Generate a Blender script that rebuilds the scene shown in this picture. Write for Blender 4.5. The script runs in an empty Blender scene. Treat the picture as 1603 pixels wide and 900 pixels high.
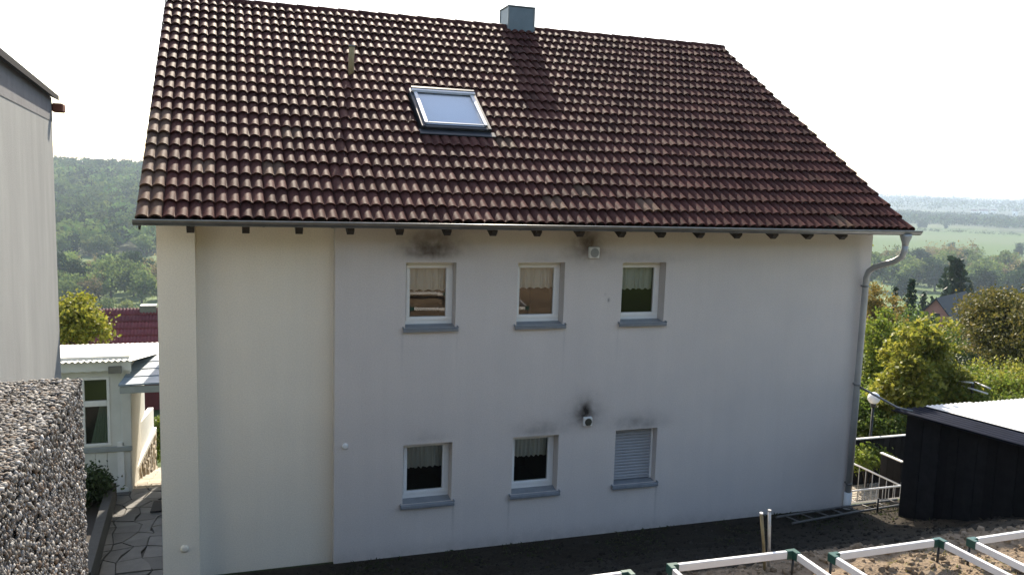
import bpy, math, random
import numpy as np
from mathutils import Matrix, Vector
random.seed(7)
rng = np.random.default_rng(11)
SC = bpy.context.scene
COL = SC.collection
rad = math.radians

# ------------------------------------------------------------------ camera, sky, sun, exposure
F_PX, YAW, PITCH, ROLL = 1312.9, rad(18.650), rad(7.081), rad(1.804)
CAM = Vector((0.902, -11.564, 5.964))
fwd = Vector((math.sin(YAW)*math.cos(PITCH), math.cos(YAW)*math.cos(PITCH), -math.sin(PITCH)))
rgt = Vector((math.cos(YAW), -math.sin(YAW), 0))
upv = rgt.cross(fwd)
r2 = rgt*math.cos(ROLL) + upv*math.sin(ROLL)
u2 = upv*math.cos(ROLL) - rgt*math.sin(ROLL)
cam = bpy.data.cameras.new('camera')
cam.sensor_width = 36.0
cam.lens = 36.0*F_PX/1603.0
cam.clip_start = 0.05
cam.clip_end = 30000
camo = bpy.data.objects.new('camera', cam)
COL.objects.link(camo)
camo.matrix_world = Matrix(((r2.x, u2.x, -fwd.x, CAM.x), (r2.y, u2.y, -fwd.y, CAM.y), (r2.z, u2.z, -fwd.z, CAM.z), (0, 0, 0, 1)))
SC.camera = camo

SUN_EL, SUN_AZ = rad(36.55), rad(11.0)          # azimuth from +Y towards +X
SUN_DIR = Vector((math.sin(SUN_AZ)*math.cos(SUN_EL), math.cos(SUN_AZ)*math.cos(SUN_EL), math.sin(SUN_EL)))
W = bpy.data.worlds.new('World')
SC.world = W
W.use_nodes = True
wn = W.node_tree
bg = wn.nodes['Background']
sky = wn.nodes.new('ShaderNodeTexSky')
sky.sky_type = 'NISHITA'
sky.sun_disc = False
sky.sun_elevation = SUN_EL
sky.sun_rotation = SUN_AZ
sky.altitude = 150
sky.air_density = 1.0
sky.dust_density = 1.2
sky.ozone_density = 1.0
wn.links.new(sky.outputs[0], bg.inputs[0])
bg.inputs[1].default_value = 0.14
sl = bpy.data.lights.new('sun', 'SUN')
sl.energy = 4.0
sl.angle = rad(0.5)
sl.color = (1.0, 0.95, 0.87)
so = bpy.data.objects.new('sun', sl)
COL.objects.link(so)
so.rotation_euler = SUN_DIR.to_track_quat('Z', 'Y').to_euler()
so.location = (20, 40, 60)
SC.view_settings.view_transform = 'Standard'
SC.view_settings.look = 'None'
SC.view_settings.gamma = 1.0
SC.view_settings.use_curve_mapping = False
SC.view_settings.exposure = 1.45
SC.view_settings.use_white_balance = True          # camera balanced for the shade
SC.view_settings.white_balance_temperature = 7300
SC.render.engine = 'CYCLES'
SC.cycles.use_denoising = True
SC.cycles.max_bounces = 8
SC.cycles.transparent_max_bounces = 16
SC.cycles.volume_bounces = 0

# ------------------------------------------------------------------ helpers
def at(u, v, D):
    """world point seen at photo position (u, v), at horizontal distance D from where the photographer stood"""
    d = r2*((u-801.5)/F_PX) + u2*((450-v)/F_PX) + fwd
    return CAM + d*(D/math.hypot(d.x, d.y))

def mat(name, col, rough=0.7, metal=0.0, spec=0.5, nscale=0, namp=0.0, bump=0.0, bscale=60.0, bdist=0.01,
        col2=None, objrand=0.0, trans=0.0, island=None, detail=6):
    m = bpy.data.materials.new(name)
    m.use_nodes = True
    t = m.node_tree
    b = t.nodes['Principled BSDF']
    b.inputs['Roughness'].default_value = rough
    b.inputs['Metallic'].default_value = metal
    b.inputs['Specular IOR Level'].default_value = spec
    tc = t.nodes.new('ShaderNodeTexCoord')
    last = None
    if island:                                   # every leaf, pebble or clod its own shade
        g = t.nodes.new('ShaderNodeNewGeometry')
        r = t.nodes.new('ShaderNodeValToRGB')
        el = r.color_ramp.elements
        n = len(island)
        while len(el) < n:
            el.new(0.5)
        for i, c in enumerate(island):
            el[i].position = i/(n-1)
            el[i].color = (*c, 1)
        t.links.new(g.outputs['Random Per Island'], r.inputs[0])
        last = r.outputs[0]
    elif nscale:
        n = t.nodes.new('ShaderNodeTexNoise')
        n.inputs['Scale'].default_value = nscale
        n.inputs['Detail'].default_value = detail
        n.inputs['Roughness'].default_value = 0.62
        t.links.new(tc.outputs['Object'], n.inputs['Vector'])
        r = t.nodes.new('ShaderNodeValToRGB')
        c2 = col2 or tuple(x*(1-namp) for x in col)
        r.color_ramp.elements[0].position = 0.3
        r.color_ramp.elements[1].position = 0.7
        r.color_ramp.elements[0].color = (*c2, 1)
        r.color_ramp.elements[1].color = (*col, 1)
        t.links.new(n.outputs[0], r.inputs[0])
        last = r.outputs[0]
    if objrand:
        oi = t.nodes.new('ShaderNodeObjectInfo')
        mr = t.nodes.new('ShaderNodeMapRange')
        mr.inputs[3].default_value = 1-objrand
        mr.inputs[4].default_value = 1+objrand
        t.links.new(oi.outputs['Random'], mr.inputs[0])
        mx = t.nodes.new('ShaderNodeVectorMath')
        mx.operation = 'SCALE'
        if last:
            t.links.new(last, mx.inputs[0])
        else:
            mx.inputs[0].default_value = col
        t.links.new(mr.outputs[0], mx.inputs['Scale'])
        last = mx.outputs[0]
    if last:
        t.links.new(last, b.inputs['Base Color'])
    else:
        b.inputs['Base Color'].default_value = (*col, 1)
    if bump:
        n2 = t.nodes.new('ShaderNodeTexNoise')
        n2.inputs['Scale'].default_value = bscale
        n2.inputs['Detail'].default_value = 5
        t.links.new(tc.outputs['Object'], n2.inputs['Vector'])
        bp = t.nodes.new('ShaderNodeBump')
        bp.inputs['Strength'].default_value = bump
        bp.inputs['Distance'].default_value = bdist
        t.links.new(n2.outputs[0], bp.inputs['Height'])
        t.links.new(bp.outputs[0], b.inputs['Normal'])
    if trans:
        tr = t.nodes.new('ShaderNodeBsdfTranslucent')
        if last:
            t.links.new(last, tr.inputs[0])
        else:
            tr.inputs[0].default_value = (*col, 1)
        ms = t.nodes.new('ShaderNodeMixShader')
        ms.inputs[0].default_value = trans
        out = t.nodes['Material Output']
        t.links.new(b.outputs[0], ms.inputs[1])
        t.links.new(tr.outputs[0], ms.inputs[2])
        t.links.new(ms.outputs[0], out.inputs[0])
    return m

def foliage(name, cols, trans=0.45, ojr=0.12):
    far_ = 'far' in name or 'forest' in name or 'belt' in name
    return mat(name, cols[0], rough=0.9 if far_ else 0.55, spec=0.02 if far_ else 0.25, island=cols, trans=trans, objrand=ojr)

def tag(o, label=None, cat=None, group=None, kind=None):
    if label: o['label'] = label
    if cat: o['category'] = cat
    if group: o['group'] = group
    if kind: o['kind'] = kind
    return o

def empty(name, loc, label=None, cat=None, group=None, rz=0.0):
    o = bpy.data.objects.new(name, None)
    COL.objects.link(o)
    o.location = loc
    o.rotation_euler = (0, 0, rz)
    o.empty_display_size = 0.2
    tag(o, label, cat, group)
    return o

def adopt(o, parent):
    """parent keeping the world-space vertices where they are"""
    if parent is not None:
        o.parent = parent
        if parent.parent is None and parent.type == 'EMPTY' and not parent.get('local'):
            o.matrix_parent_inverse = Matrix.Translation(-Vector(parent.location))
    return o

class MB:
    def __init__(s):
        s.v = []; s.f = []; s.sm = []
    def quad(s, a, b, c, d, smooth=False):
        i = len(s.v); s.v += [tuple(a), tuple(b), tuple(c), tuple(d)]; s.f.append((i, i+1, i+2, i+3)); s.sm.append(smooth)
        return s
    def poly(s, pts):
        i = len(s.v); s.v += [tuple(p) for p in pts]; s.f.append(tuple(range(i, i+len(pts)))); s.sm.append(False)
        return s
    def box(s, x0, x1, y0, y1, z0, z1, M=None):
        p = [(x0,y0,z0),(x1,y0,z0),(x1,y1,z0),(x0,y1,z0),(x0,y0,z1),(x1,y0,z1),(x1,y1,z1),(x0,y1,z1)]
        if M is not None: p = [tuple(M @ Vector(q)) for q in p]
        i = len(s.v); s.v += p
        for f in ((3,2,1,0),(4,5,6,7),(0,1,5,4),(1,2,6,5),(2,3,7,6),(3,0,4,7)):
            s.f.append(tuple(i+k for k in f)); s.sm.append(False)
        return s
    def bbox(s, x0, x1, y0, y1, z0, z1, b=0.006, M=None):
        """box with chamfered edges"""
        cx, cy, cz = (x0+x1)/2, (y0+y1)/2, (z0+z1)/2
        hx, hy, hz = abs(x1-x0)/2, abs(y1-y0)/2, abs(z1-z0)/2
        b = min(b, hx*.8, hy*.8, hz*.8)
        idx = {}
        def V(p):
            q = Vector((cx+p[0], cy+p[1], cz+p[2]))
            if M is not None: q = M @ q
            s.v.append(tuple(q)); return len(s.v)-1
        for sx in (-1,1):
            for sy in (-1,1):
                for sz in (-1,1):
                    idx[sx,sy,sz,0] = V((sx*hx, sy*(hy-b), sz*(hz-b)))
                    idx[sx,sy,sz,1] = V((sx*(hx-b), sy*hy, sz*(hz-b)))
                    idx[sx,sy,sz,2] = V((sx*(hx-b), sy*(hy-b), sz*hz))
        def add(ids, n):
            a, bb, c = [Vector(s.v[i]) for i in ids[:3]]
            nn = Vector(n)
            if M is not None: nn = M.to_3x3() @ nn
            if (bb-a).cross(c-a).dot(nn) < 0: ids = ids[::-1]
            s.f.append(tuple(ids)); s.sm.append(False)
        cyc = [(-1,-1),(1,-1),(1,1),(-1,1)]
        for sg in (-1,1):
            add([idx[sg,a,c,0] for a,c in cyc], (sg,0,0))
            add([idx[a,sg,c,1] for a,c in cyc], (0,sg,0))
            add([idx[a,c,sg,2] for a,c in cyc], (0,0,sg))
        for a in (-1,1):
            for c in (-1,1):
                add([idx[a,c,-1,0], idx[a,c,1,0], idx[a,c,1,1], idx[a,c,-1,1]], (a,c,0))
                add([idx[a,-1,c,0], idx[a,1,c,0], idx[a,1,c,2], idx[a,-1,c,2]], (a,0,c))
                add([idx[-1,a,c,1], idx[1,a,c,1], idx[1,a,c,2], idx[-1,a,c,2]], (0,a,c))
                for e in (-1,1):
                    add([idx[a,c,e,0], idx[a,c,e,1], idx[a,c,e,2]], (a,c,e))
        return s
    def tube(s, pts, r, n=10, cap=True):
        pts = [Vector(p) for p in pts]
        R = r if isinstance(r, (list, tuple)) else [r]*len(pts)
        base = len(s.v)
        prev = None
        for k, p in enumerate(pts):
            t = (pts[min(k+1, len(pts)-1)] - pts[max(k-1, 0)]).normalized()
            if prev is None:
                a = t.orthogonal().normalized()
            else:
                a = (prev - t*prev.dot(t)).normalized()
            prev = a
            b = t.cross(a)
            for j in range(n):
                q = p + (a*math.cos(2*math.pi*j/n) + b*math.sin(2*math.pi*j/n))*R[k]
                s.v.append(tuple(q))
        for k in range(len(pts)-1):
            for j in range(n):
                s.f.append((base+k*n+j, base+k*n+(j+1)%n, base+(k+1)*n+(j+1)%n, base+(k+1)*n+j)); s.sm.append(True)
        if cap:
            s.f.append(tuple(base+j for j in range(n))[::-1]); s.sm.append(False)
            s.f.append(tuple(base+(len(pts)-1)*n+j for j in range(n))); s.sm.append(False)
        return s
    def lathe(s, prof, c, n=20):
        base = len(s.v); c = Vector(c)
        for r, z in prof:
            for j in range(n):
                a = 2*math.pi*j/n
                s.v.append((c.x+r*math.cos(a), c.y+r*math.sin(a), c.z+z))
        for k in range(len(prof)-1):
            for j in range(n):
                s.f.append((base+k*n+j, base+k*n+(j+1)%n, base+(k+1)*n+(j+1)%n, base+(k+1)*n+j)); s.sm.append(True)
        return s
    def build(s, name, m, parent=None, mw=None):
        me = bpy.data.meshes.new(name)
        me.from_pydata(s.v, [], s.f)
        me.polygons.foreach_set('use_smooth', s.sm)
        me.materials.append(m)
        me.update()
        o = bpy.data.objects.new(name, me)
        COL.objects.link(o)
        if mw is not None: o.matrix_world = mw
        return adopt(o, parent)

def np_mesh(name, V, Fa, m, parent=None, smooth=False):
    """V (n,3), Fa (k,3 or 4)"""
    V = np.asarray(V, np.float32); Fa = np.asarray(Fa, np.int32)
    me = bpy.data.meshes.new(name)
    k = Fa.shape[1]
    me.vertices.add(len(V)); me.vertices.foreach_set('co', V.ravel())
    me.loops.add(Fa.size); me.loops.foreach_set('vertex_index', Fa.ravel())
    me.polygons.add(len(Fa))
    me.polygons.foreach_set('loop_start', np.arange(0, Fa.size, k, dtype=np.int32))
    me.polygons.foreach_set('use_smooth', np.full(len(Fa), smooth))
    me.update(calc_edges=True)
    me.materials.append(m)
    o = bpy.data.objects.new(name, me)
    COL.objects.link(o)
    return adopt(o, parent)

def copy_tree(o, parent=None):
    c = o.copy(); COL.objects.link(c)
    if parent is not None: c.parent = parent
    for ch in list(o.children): copy_tree(ch, c)
    return c

def rot_rand(n):
    q = rng.normal(size=(n, 4)); q /= np.linalg.norm(q, axis=1)[:, None]
    w, x, y, z = q.T
    return np.stack([np.stack([1-2*(y*y+z*z), 2*(x*y-z*w), 2*(x*z+y*w)], 1),
                     np.stack([2*(x*y+z*w), 1-2*(x*x+z*z), 2*(y*z-x*w)], 1),
                     np.stack([2*(x*z-y*w), 2*(y*z+x*w), 1-2*(x*x+y*y)], 1)], 1)

def scatter(baseV, baseF, P, Rm, S):
    """copies of one small shape, joined"""
    n = len(P); bv = np.asarray(baseV, float); bf = np.asarray(baseF)
    S = np.asarray(S, float)
    if S.ndim == 1: S = S[:, None]
    V = np.einsum('nij,nkj->nki', Rm, bv[None]*S[:, None, :]) + P[:, None, :]
    Fa = bf[None] + (np.arange(n)*len(bv))[:, None, None]
    return V.reshape(-1, 3), Fa.reshape(-1, bf.shape[1])

LEAFV = np.array([(-.5, 0, 0), (0, -.32, .05), (.5, 0, 0), (0, .32, .05)])
LEAFF = np.array([(0, 1, 2, 3)])
def ico():
    t = (1+5**.5)/2
    v = np.array([(-1,t,0),(1,t,0),(-1,-t,0),(1,-t,0),(0,-1,t),(0,1,t),(0,-1,-t),(0,1,-t),(t,0,-1),(t,0,1),(-t,0,-1),(-t,0,1)], float)
    v /= np.linalg.norm(v[0])
    f = np.array([(0,11,5),(0,5,1),(0,1,7),(0,7,10),(0,10,11),(1,5,9),(5,11,4),(11,10,2),(10,7,6),(7,1,8),(3,9,4),(3,4,2),(3,2,6),(3,6,8),(3,8,9),(4,9,5),(2,4,11),(6,2,10),(8,6,7),(9,8,1)])
    return v, f
ICOV, ICOF = ico()

def leaf_cloud(rx, ry, rz, nclump, per, leaf, clump, low=-0.5, shape='round', up=0.35):
    """leaf faces in clumps through the volume of a crown, centred on the origin"""
    c = []
    nl = 9 if shape != 'cone' else 1
    lobes = []
    while len(lobes) < nl:
        q = rng.normal(size=3); q /= np.linalg.norm(q); q *= .62*rng.random()**.33
        if q[2] > low*.7: lobes.append((q, .30+.26*rng.random()))
    while len(c) < nclump:
        q, lr = lobes[len(c) % nl]
        p = rng.normal(size=3); p /= np.linalg.norm(p)
        p = q + p*lr*(.3+.8*rng.random()**.5)
        if p[2] < low: continue
        c.append((p[0]*rx, p[1]*ry, p[2]*rz))
    c = np.array(c)
    cs = clump*(0.6+0.8*rng.random(nclump))
    P = np.repeat(c, per, 0) + rng.normal(size=(nclump*per, 3))*np.repeat(cs, per)[:, None]*np.array([1, 1, .7])
    n = len(P)
    R = rot_rand(n)
    # leaves lean towards facing up
    nz = R[:, :, 2]
    flip = nz[:, 2] < 0
    R[flip] = -R[flip]*np.array([1, -1, 1])[None, None, :]
    S = leaf*(0.6+0.8*rng.random(n))
    V, Fa = scatter(LEAFV, LEAFF, P, R, S)
    return V, Fa, c

def trunk_mesh(mb, h, r, crown_pts, nlimb=6, base=0.0, crown_z=0.0):
    """tapered trunk with limbs that reach the clumps of the crown"""
    mb.tube([(0,0,base), (r*.4,r*.2,base+h*.35), (-r*.3,r*.3,base+h*.7), (0,0,base+h)], [r*1.25, r, r*.8, r*.35], 8)
    for i in range(min(nlimb, len(crown_pts))):
        p = crown_pts[i*len(crown_pts)//nlimb]
        z0 = base+h*(.45+.45*random.random())
        q = Vector((p[0], p[1], p[2]+crown_z))*1.0
        mid = Vector((q.x*.45, q.y*.45, (z0+q.z)*.5+.08*h))
        mb.tube([(0,0,z0), mid, q], [r*.5, r*.32, r*.1], 6, cap=False)

# ------------------------------------------------------------------ materials
M = {}
M['bark'] = mat('bark', (.09,.065,.045), .9, nscale=6, namp=.5, bump=.6, bscale=14, bdist=.03)
M['zinc'] = mat('zinc', (.23,.23,.225), .42, metal=.75, nscale=5, namp=.3, bump=.08, bscale=30)
M['zinc_light'] = mat('zinc_light', (.42,.42,.41), .5, metal=.35, nscale=3, namp=.25)
M['dark_wood'] = mat('dark_wood', (.035,.024,.018), .7, nscale=9, namp=.5)
M['white_pvc'] = mat('white_pvc', (.80,.80,.78), .35, nscale=4, namp=.05)
M['sill'] = mat('sill', (.28,.30,.32), .45, metal=.25, nscale=8, namp=.22)
M['black'] = mat('black', (.012,.013,.014), .5)
M['dark_metal'] = mat('dark_metal', (.03,.034,.04), .45, metal=.4, nscale=6, namp=.3)
M['alu'] = mat('alu', (.5,.5,.51), .4, metal=.3)
M['white_paint'] = mat('white_paint', (.78,.77,.74), .5, nscale=7, namp=.12)
M['curtain'] = mat('curtain', (.78,.77,.74), .9, trans=.35)
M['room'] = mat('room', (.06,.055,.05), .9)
M['blind'] = mat('blind', (.85,.88,.92), .8)

def glass(name, tint=(.9,.95,.93), gloss=1.0):
    m = bpy.data.materials.new(name); m.use_nodes = True
    t = m.node_tree; t.nodes.clear()
    o = t.nodes.new('ShaderNodeOutputMaterial')
    a = t.nodes.new('ShaderNodeBsdfTransparent'); a.inputs[0].default_value = (*tint, 1)
    g = t.nodes.new('ShaderNodeBsdfGlossy'); g.inputs['Roughness'].default_value = 0.004
    g.inputs[0].default_value = (gloss, gloss, gloss, 1)
    tc = t.nodes.new('ShaderNodeTexCoord')
    n = t.nodes.new('ShaderNodeTexNoise'); n.inputs['Scale'].default_value = 2.2; n.inputs['Detail'].default_value = 1
    bp = t.nodes.new('ShaderNodeBump'); bp.inputs['Strength'].default_value = .06; bp.inputs['Distance'].default_value = .02
    t.links.new(tc.outputs['Object'], n.inputs['Vector']); t.links.new(n.outputs[0], bp.inputs['Height'])
    t.links.new(bp.outputs[0], g.inputs['Normal'])
    f = t.nodes.new('ShaderNodeFresnel'); f.inputs[0].default_value = 1.7     # two panes of two faces each
    x = t.nodes.new('ShaderNodeMixShader')
    t.links.new(f.outputs[0], x.inputs[0]); t.links.new(a.outputs[0], x.inputs[1]); t.links.new(g.outputs[0], x.inputs[2])
    t.links.new(x.outputs[0], o.inputs[0])
    return m
M['glass'] = glass('glass')
M['roof_glass'] = glass('roof_glass', (.93,.96,.97))
[q for q in M['roof_glass'].node_tree.nodes if q.type == 'FRESNEL'][0].inputs[0].default_value = 1.4

def render_mat(name, col, col2, stains=()):
    """rough mineral render, with soot marks above vents and windows: (x, z, rx, rz_up, rz_down, strength)"""
    m = mat(name, col, .92, spec=.2, nscale=.9, col2=col2, bump=.9, bscale=150, bdist=.006, detail=8)
    t = m.node_tree; b = t.nodes['Principled BSDF']
    src = b.inputs['Base Color'].links[0].from_socket
    g = t.nodes.new('ShaderNodeNewGeometry')
    sx = t.nodes.new('ShaderNodeSeparateXYZ'); t.links.new(g.outputs['Position'], sx.inputs[0])
    def math_(op, a, bb=None, c=None, clamp=False):
        n = t.nodes.new('ShaderNodeMath'); n.operation = op; n.use_clamp = clamp
        for i, v in enumerate((a, bb, c)):
            if v is None: continue
            if isinstance(v, (int, float)): n.inputs[i].default_value = v
            else: t.links.new(v, n.inputs[i])
        return n.outputs[0]
    nz = t.nodes.new('ShaderNodeTexNoise'); nz.inputs['Scale'].default_value = 7; nz.inputs['Detail'].default_value = 6
    t.links.new(g.outputs['Position'], nz.inputs['Vector'])
    # vertical streaks of grime and fine mottling
    mp = t.nodes.new('ShaderNodeMapping'); mp.inputs['Scale'].default_value = (5, 5, .35)
    t.links.new(g.outputs['Position'], mp.inputs[0])
    ns = t.nodes.new('ShaderNodeTexNoise'); ns.inputs['Scale'].default_value = 1.3; ns.inputs['Detail'].default_value = 7
    t.links.new(mp.outputs[0], ns.inputs['Vector'])
    nf = t.nodes.new('ShaderNodeTexNoise'); nf.inputs['Scale'].default_value = 55; nf.inputs['Detail'].default_value = 4
    t.links.new(g.outputs['Position'], nf.inputs['Vector'])
    k = math_('ADD', math_('MULTIPLY', ns.outputs[0], .08), math_('MULTIPLY', nf.outputs[0], .34))
    k = math_('ADD', k, .78)
    sc = t.nodes.new('ShaderNodeVectorMath'); sc.operation = 'SCALE'
    t.links.new(src, sc.inputs[0]); t.links.new(k, sc.inputs['Scale'])
    cur = sc.outputs[0]
    for (x, z, rx, ru, rd, st, colr) in stains:
        dx = math_('DIVIDE', math_('SUBTRACT', sx.outputs[0], x), rx)
        dz = math_('SUBTRACT', sx.outputs[2], z)
        up = math_('DIVIDE', math_('MAXIMUM', dz, 0.0), ru)
        dn = math_('DIVIDE', math_('MINIMUM', dz, 0.0), rd)
        r_ = math_('ADD', math_('ADD', math_('MULTIPLY', dx, dx), math_('MULTIPLY', up, up)), math_('MULTIPLY', dn, dn))
        e = math_('POWER', 2.718, math_('MULTIPLY', r_, -1.0))
        e = math_('MULTIPLY', e, math_('ADD', math_('MULTIPLY', nz.outputs[0], 2.2), -.1))
        e = math_('MULTIPLY', e, st, clamp=True)
        mx = t.nodes.new('ShaderNodeMix'); mx.data_type = 'RGBA'
        t.links.new(e, mx.inputs[0]); t.links.new(cur, mx.inputs[6]); mx.inputs[7].default_value = (*colr, 1)
        cur = mx.outputs[2]
    t.links.new(cur, b.inputs['Base Color'])
    return m
SOOT = (.035,.028,.024); BRN = (.10,.06,.035); GRY = (.25,.24,.25)
M['render_cream'] = render_mat('render_cream', (.88,.80,.67), (.83,.755,.635))
M['render_grey'] = render_mat('render_grey', (.68,.615,.565), (.625,.57,.535), [
    (3.58, 4.95, .34, .27, .08, .72, SOOT), (3.62, 5.02, .50, .35, .14, .45, BRN),
    (5.98, 5.10, .15, .30, .14, .75, SOOT), (5.98, 5.02, .38, .35, .22, .5, BRN),
    (6.9, 4.87, .75, .10, .06, .30, GRY), (6.06, 2.47, .10, .17, .10, 1.0, SOOT), (6.06, 2.44, .26, .28, .16, .5, SOOT),
    (7.0, 2.25, .42, .16, .08, .38, SOOT), (5.35, 2.25, .38, .16, .07, .35, SOOT), (3.6, 2.25, .3, .12, .06, .15, SOOT),
    (5.25, 4.87, .3, .08, .05, .15, GRY), (6.37, 4.24, .018, .03, .03, .8, SOOT),
    (3.19, 3.80, .018, .04, .5, .16, GRY), (3.99, 3.80, .016, .04, .4, .14, GRY), (5.66, 3.80, .018, .04, .55, .16, GRY), (6.55, 3.80, .016, .04, .45, .14, GRY),
    (3.99, 1.20, .018, .04, .4, .2, SOOT), (4.86, 1.20, .018, .04, .4, .2, SOOT), (7.36, 1.20, .018, .04, .45, .2, SOOT), (6.0, .5, 6.0, .16, .2, .28, (.16,.15,.14)), (6.31, 4.33, .02, .02, .02, .3, SOOT)])
M['tile'] = mat('tile', (.100,.037,.030), .60, spec=.5, nscale=22, col2=(.043,.0165,.0145), bump=.35, bscale=160, bdist=.003, objrand=.27)
M['tile_moss'] = mat('tile_moss', (.14,.085,.05), .6, spec=.5, nscale=18, col2=(.085,.045,.04), bump=.35, bscale=160, bdist=.003, objrand=.25)

for k_ in ('tile', 'tile_moss'):
    M[k_].node_tree.nodes['Principled BSDF'].inputs['IOR'].default_value = 1.095

# ------------------------------------------------------------------ ground: one sheet out to the horizon
def interp(x, pts):
    a = np.array(pts, float); o = np.argsort(a[:, 0]); a = a[o]
    return np.interp(x, a[:, 0], a[:, 1])
def sstep(a, b, x):
    t = np.clip((x-a)/(b-a), 0, 1); return t*t*(3-2*t)
_tab = rng.random((64, 64))
def vnoise(x, y, s):
    x = np.asarray(x)/s; y = np.asarray(y)/s
    i = np.floor(x).astype(int); j = np.floor(y).astype(int); fx = x-i; fy = y-j
    fx = fx*fx*(3-2*fx); fy = fy*fy*(3-2*fy)
    g = lambda a, b: _tab[a % 64, b % 64]
    return (g(i, j)*(1-fx)+g(i+1, j)*fx)*(1-fy)+(g(i, j+1)*(1-fx)+g(i+1, j+1)*fx)*fy - .5
FRONT = [(0,.5),(-.5,.52),(-1.2,.66),(-2.6,1.22),(-4.3,2.06),(-4.75,2.19),(-5.2,2.21),(-7.4,2.3),(-8,2.48),(-9.7,2.72),(-10.5,3.8),(-11,4.3),(-14,4.6),(-25,8.5),(-60,22),(-300,60),(-9000,60)]
VALLEY = [(0,-.5),(12,-.5),(16,-.95),(20,-1.6),(26,-2.6),(45,-5.2),(110,-14.5),(350,-52),(9000,-52)]
def height(x, y):
    x = np.asarray(x, float); y = np.asarray(y, float)
    D = np.hypot(x-CAM.x, y-CAM.y)
    az = np.degrees(np.arctan2(x-CAM.x, y-CAM.y))
    f = interp(y, FRONT)
    v = interp(D, VALLEY)
    h = np.where(y < 0.08, f, v)
    # wooded hill on the left, low hills far to the right
    wl = sstep(24, 6, az)*sstep(-70, -40, az)
    h = h + wl*(56 - .45*(az+10))*sstep(600, 1500, D)*(y > 100)
    rel = 22*vnoise(x, y, 900)+10*vnoise(x, y, 330)
    h = h + (y > 100)*sstep(2200, 5200, D)*(16+rel)*(1-wl)
    # garden soil: clods and furrows close up
    soil = (y < -4.2)*(y > -10.2)*(x > -.2)*(x < 30)
    near = sstep(60, 20, D)
    h = h + soil*(.10*vnoise(x, y, .55)+.06*vnoise(x, y, .2)+.03*vnoise(x+7, y, .1))
    strip = (y < -.15)*(y >= -4.2)
    h = h + strip*near*(.10*vnoise(x, y, .5)+.04*vnoise(x, y, .18))*sstep(-.1, -.5, y)
    return h
def grow(a, b, n, p=2.2):
    return a+(b-a)*np.linspace(0, 1, n)**p
xs = np.concatenate([-grow(14, 9000, 60, 4)[::-1], np.arange(-13, -1, 1.0), np.arange(-1, 12.5, .075), np.arange(12.6, 40, .9), grow(40, 9000, 70, 3.2)])
ys = np.concatenate([-grow(26, 3000, 24, 3)[::-1], np.arange(-25, -10.5, .7), np.arange(-10.5, 0.0, .075), [0.0, .07, .12, .3], np.arange(1, 40, 1.0), grow(40, 9000, 130, 3.0)])
xs = np.unique(np.round(xs, 4)); ys = np.unique(np.round(ys, 4))
X, Y = np.meshgrid(xs, ys)
Z = height(X, Y)
# no ground under the flagged path nor inside the house
Z = np.where((Y > .1) & (Y < 11) & (X > -1.3) & (X < 11.3), -2.3, Z)
Z = np.where((Y > .1) & (Y < 30) & (X <= -1.3) & (X > -8), np.minimum(Z, -.5), Z)
nx, ny = len(xs), len(ys)
idx = np.arange(nx*ny).reshape(ny, nx)
Fq = np.stack([idx[:-1, :-1], idx[:-1, 1:], idx[1:, 1:], idx[1:, :-1]], -1).reshape(-1, 4)
gm = mat('ground_soil', (.2,.15,.1), .95, spec=.15, bump=.9, bscale=30, bdist=.03)
ground = np_mesh('ground', np.stack([X, Y, Z], -1).reshape(-1, 3), Fq, gm, smooth=True)
tag(ground, 'sloping garden soil and the valley floor out to the horizon', kind='structure')
D = np.hypot(X-CAM.x, Y-CAM.y); AZ = np.degrees(np.arctan2(X-CAM.x, Y-CAM.y))
c = np.empty(X.shape+(4,), np.float32); c[..., 3] = 1
def setc(mask, col):
    for i in range(3): c[..., i] = np.where(mask, col[i], c[..., i])
setc(np.ones_like(X, bool), (.05,.075,.025))
setc((Y < .05) & (Y > -4.5) & (X > -1), (.030,.024,.017))  # house shade put into the soil colour of this strip
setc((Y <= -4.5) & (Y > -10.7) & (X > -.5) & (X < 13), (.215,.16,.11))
setc((Y <= -6.4) & (X > 10.2), (.03,.045,.015))
# valley: strips of meadow and field
st = vnoise(X*.35-Y*.2, Y*1.0+X*.1, 95)
fld = (Y > 60) & (D > 300)
setc(fld, (.085,.135,.04)); setc(fld & (st > .12), (.12,.17,.06)); setc(fld & (st < -.16), (.07,.10,.035))
big = fld & (D > 690) & (D < 1750) & (AZ > 25)
setc(big, (.06,.105,.024)); setc(big & (st > .05), (.085,.125,.04)); setc(big & (D > 1250) & (st > -.1), (.075,.11,.04))
setc(fld & (D > 1750), (.045,.06,.035)); setc(fld & (D > 1750) & (vnoise(X, Y, 260) > .2), (.12,.15,.08))
setc((Y > 60) & (AZ < 24) & (D > 640), (.035,.05,.02))
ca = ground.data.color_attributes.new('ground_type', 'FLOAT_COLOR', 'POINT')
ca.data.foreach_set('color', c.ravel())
t = gm.node_tree
va = t.nodes.new('ShaderNodeVertexColor'); va.layer_name = 'ground_type'
tc = t.nodes.new('ShaderNodeTexCoord')
n1 = t.nodes.new('ShaderNodeTexNoise'); n1.inputs['Scale'].default_value = 9; n1.inputs['Detail'].default_value = 9; n1.inputs['Roughness'].default_value = .7
t.links.new(tc.outputs['Object'], n1.inputs['Vector'])
mr = t.nodes.new('ShaderNodeMapRange'); mr.inputs[1].default_value = .3; mr.inputs[2].default_value = .7; mr.inputs[3].default_value = .62; mr.inputs[4].default_value = 1.3
t.links.new(n1.outputs[0], mr.inputs[0])
vm = t.nodes.new('ShaderNodeVectorMath'); vm.operation = 'SCALE'
t.links.new(va.outputs[0], vm.inputs[0]); t.links.new(mr.outputs[0], vm.inputs['Scale'])
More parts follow.
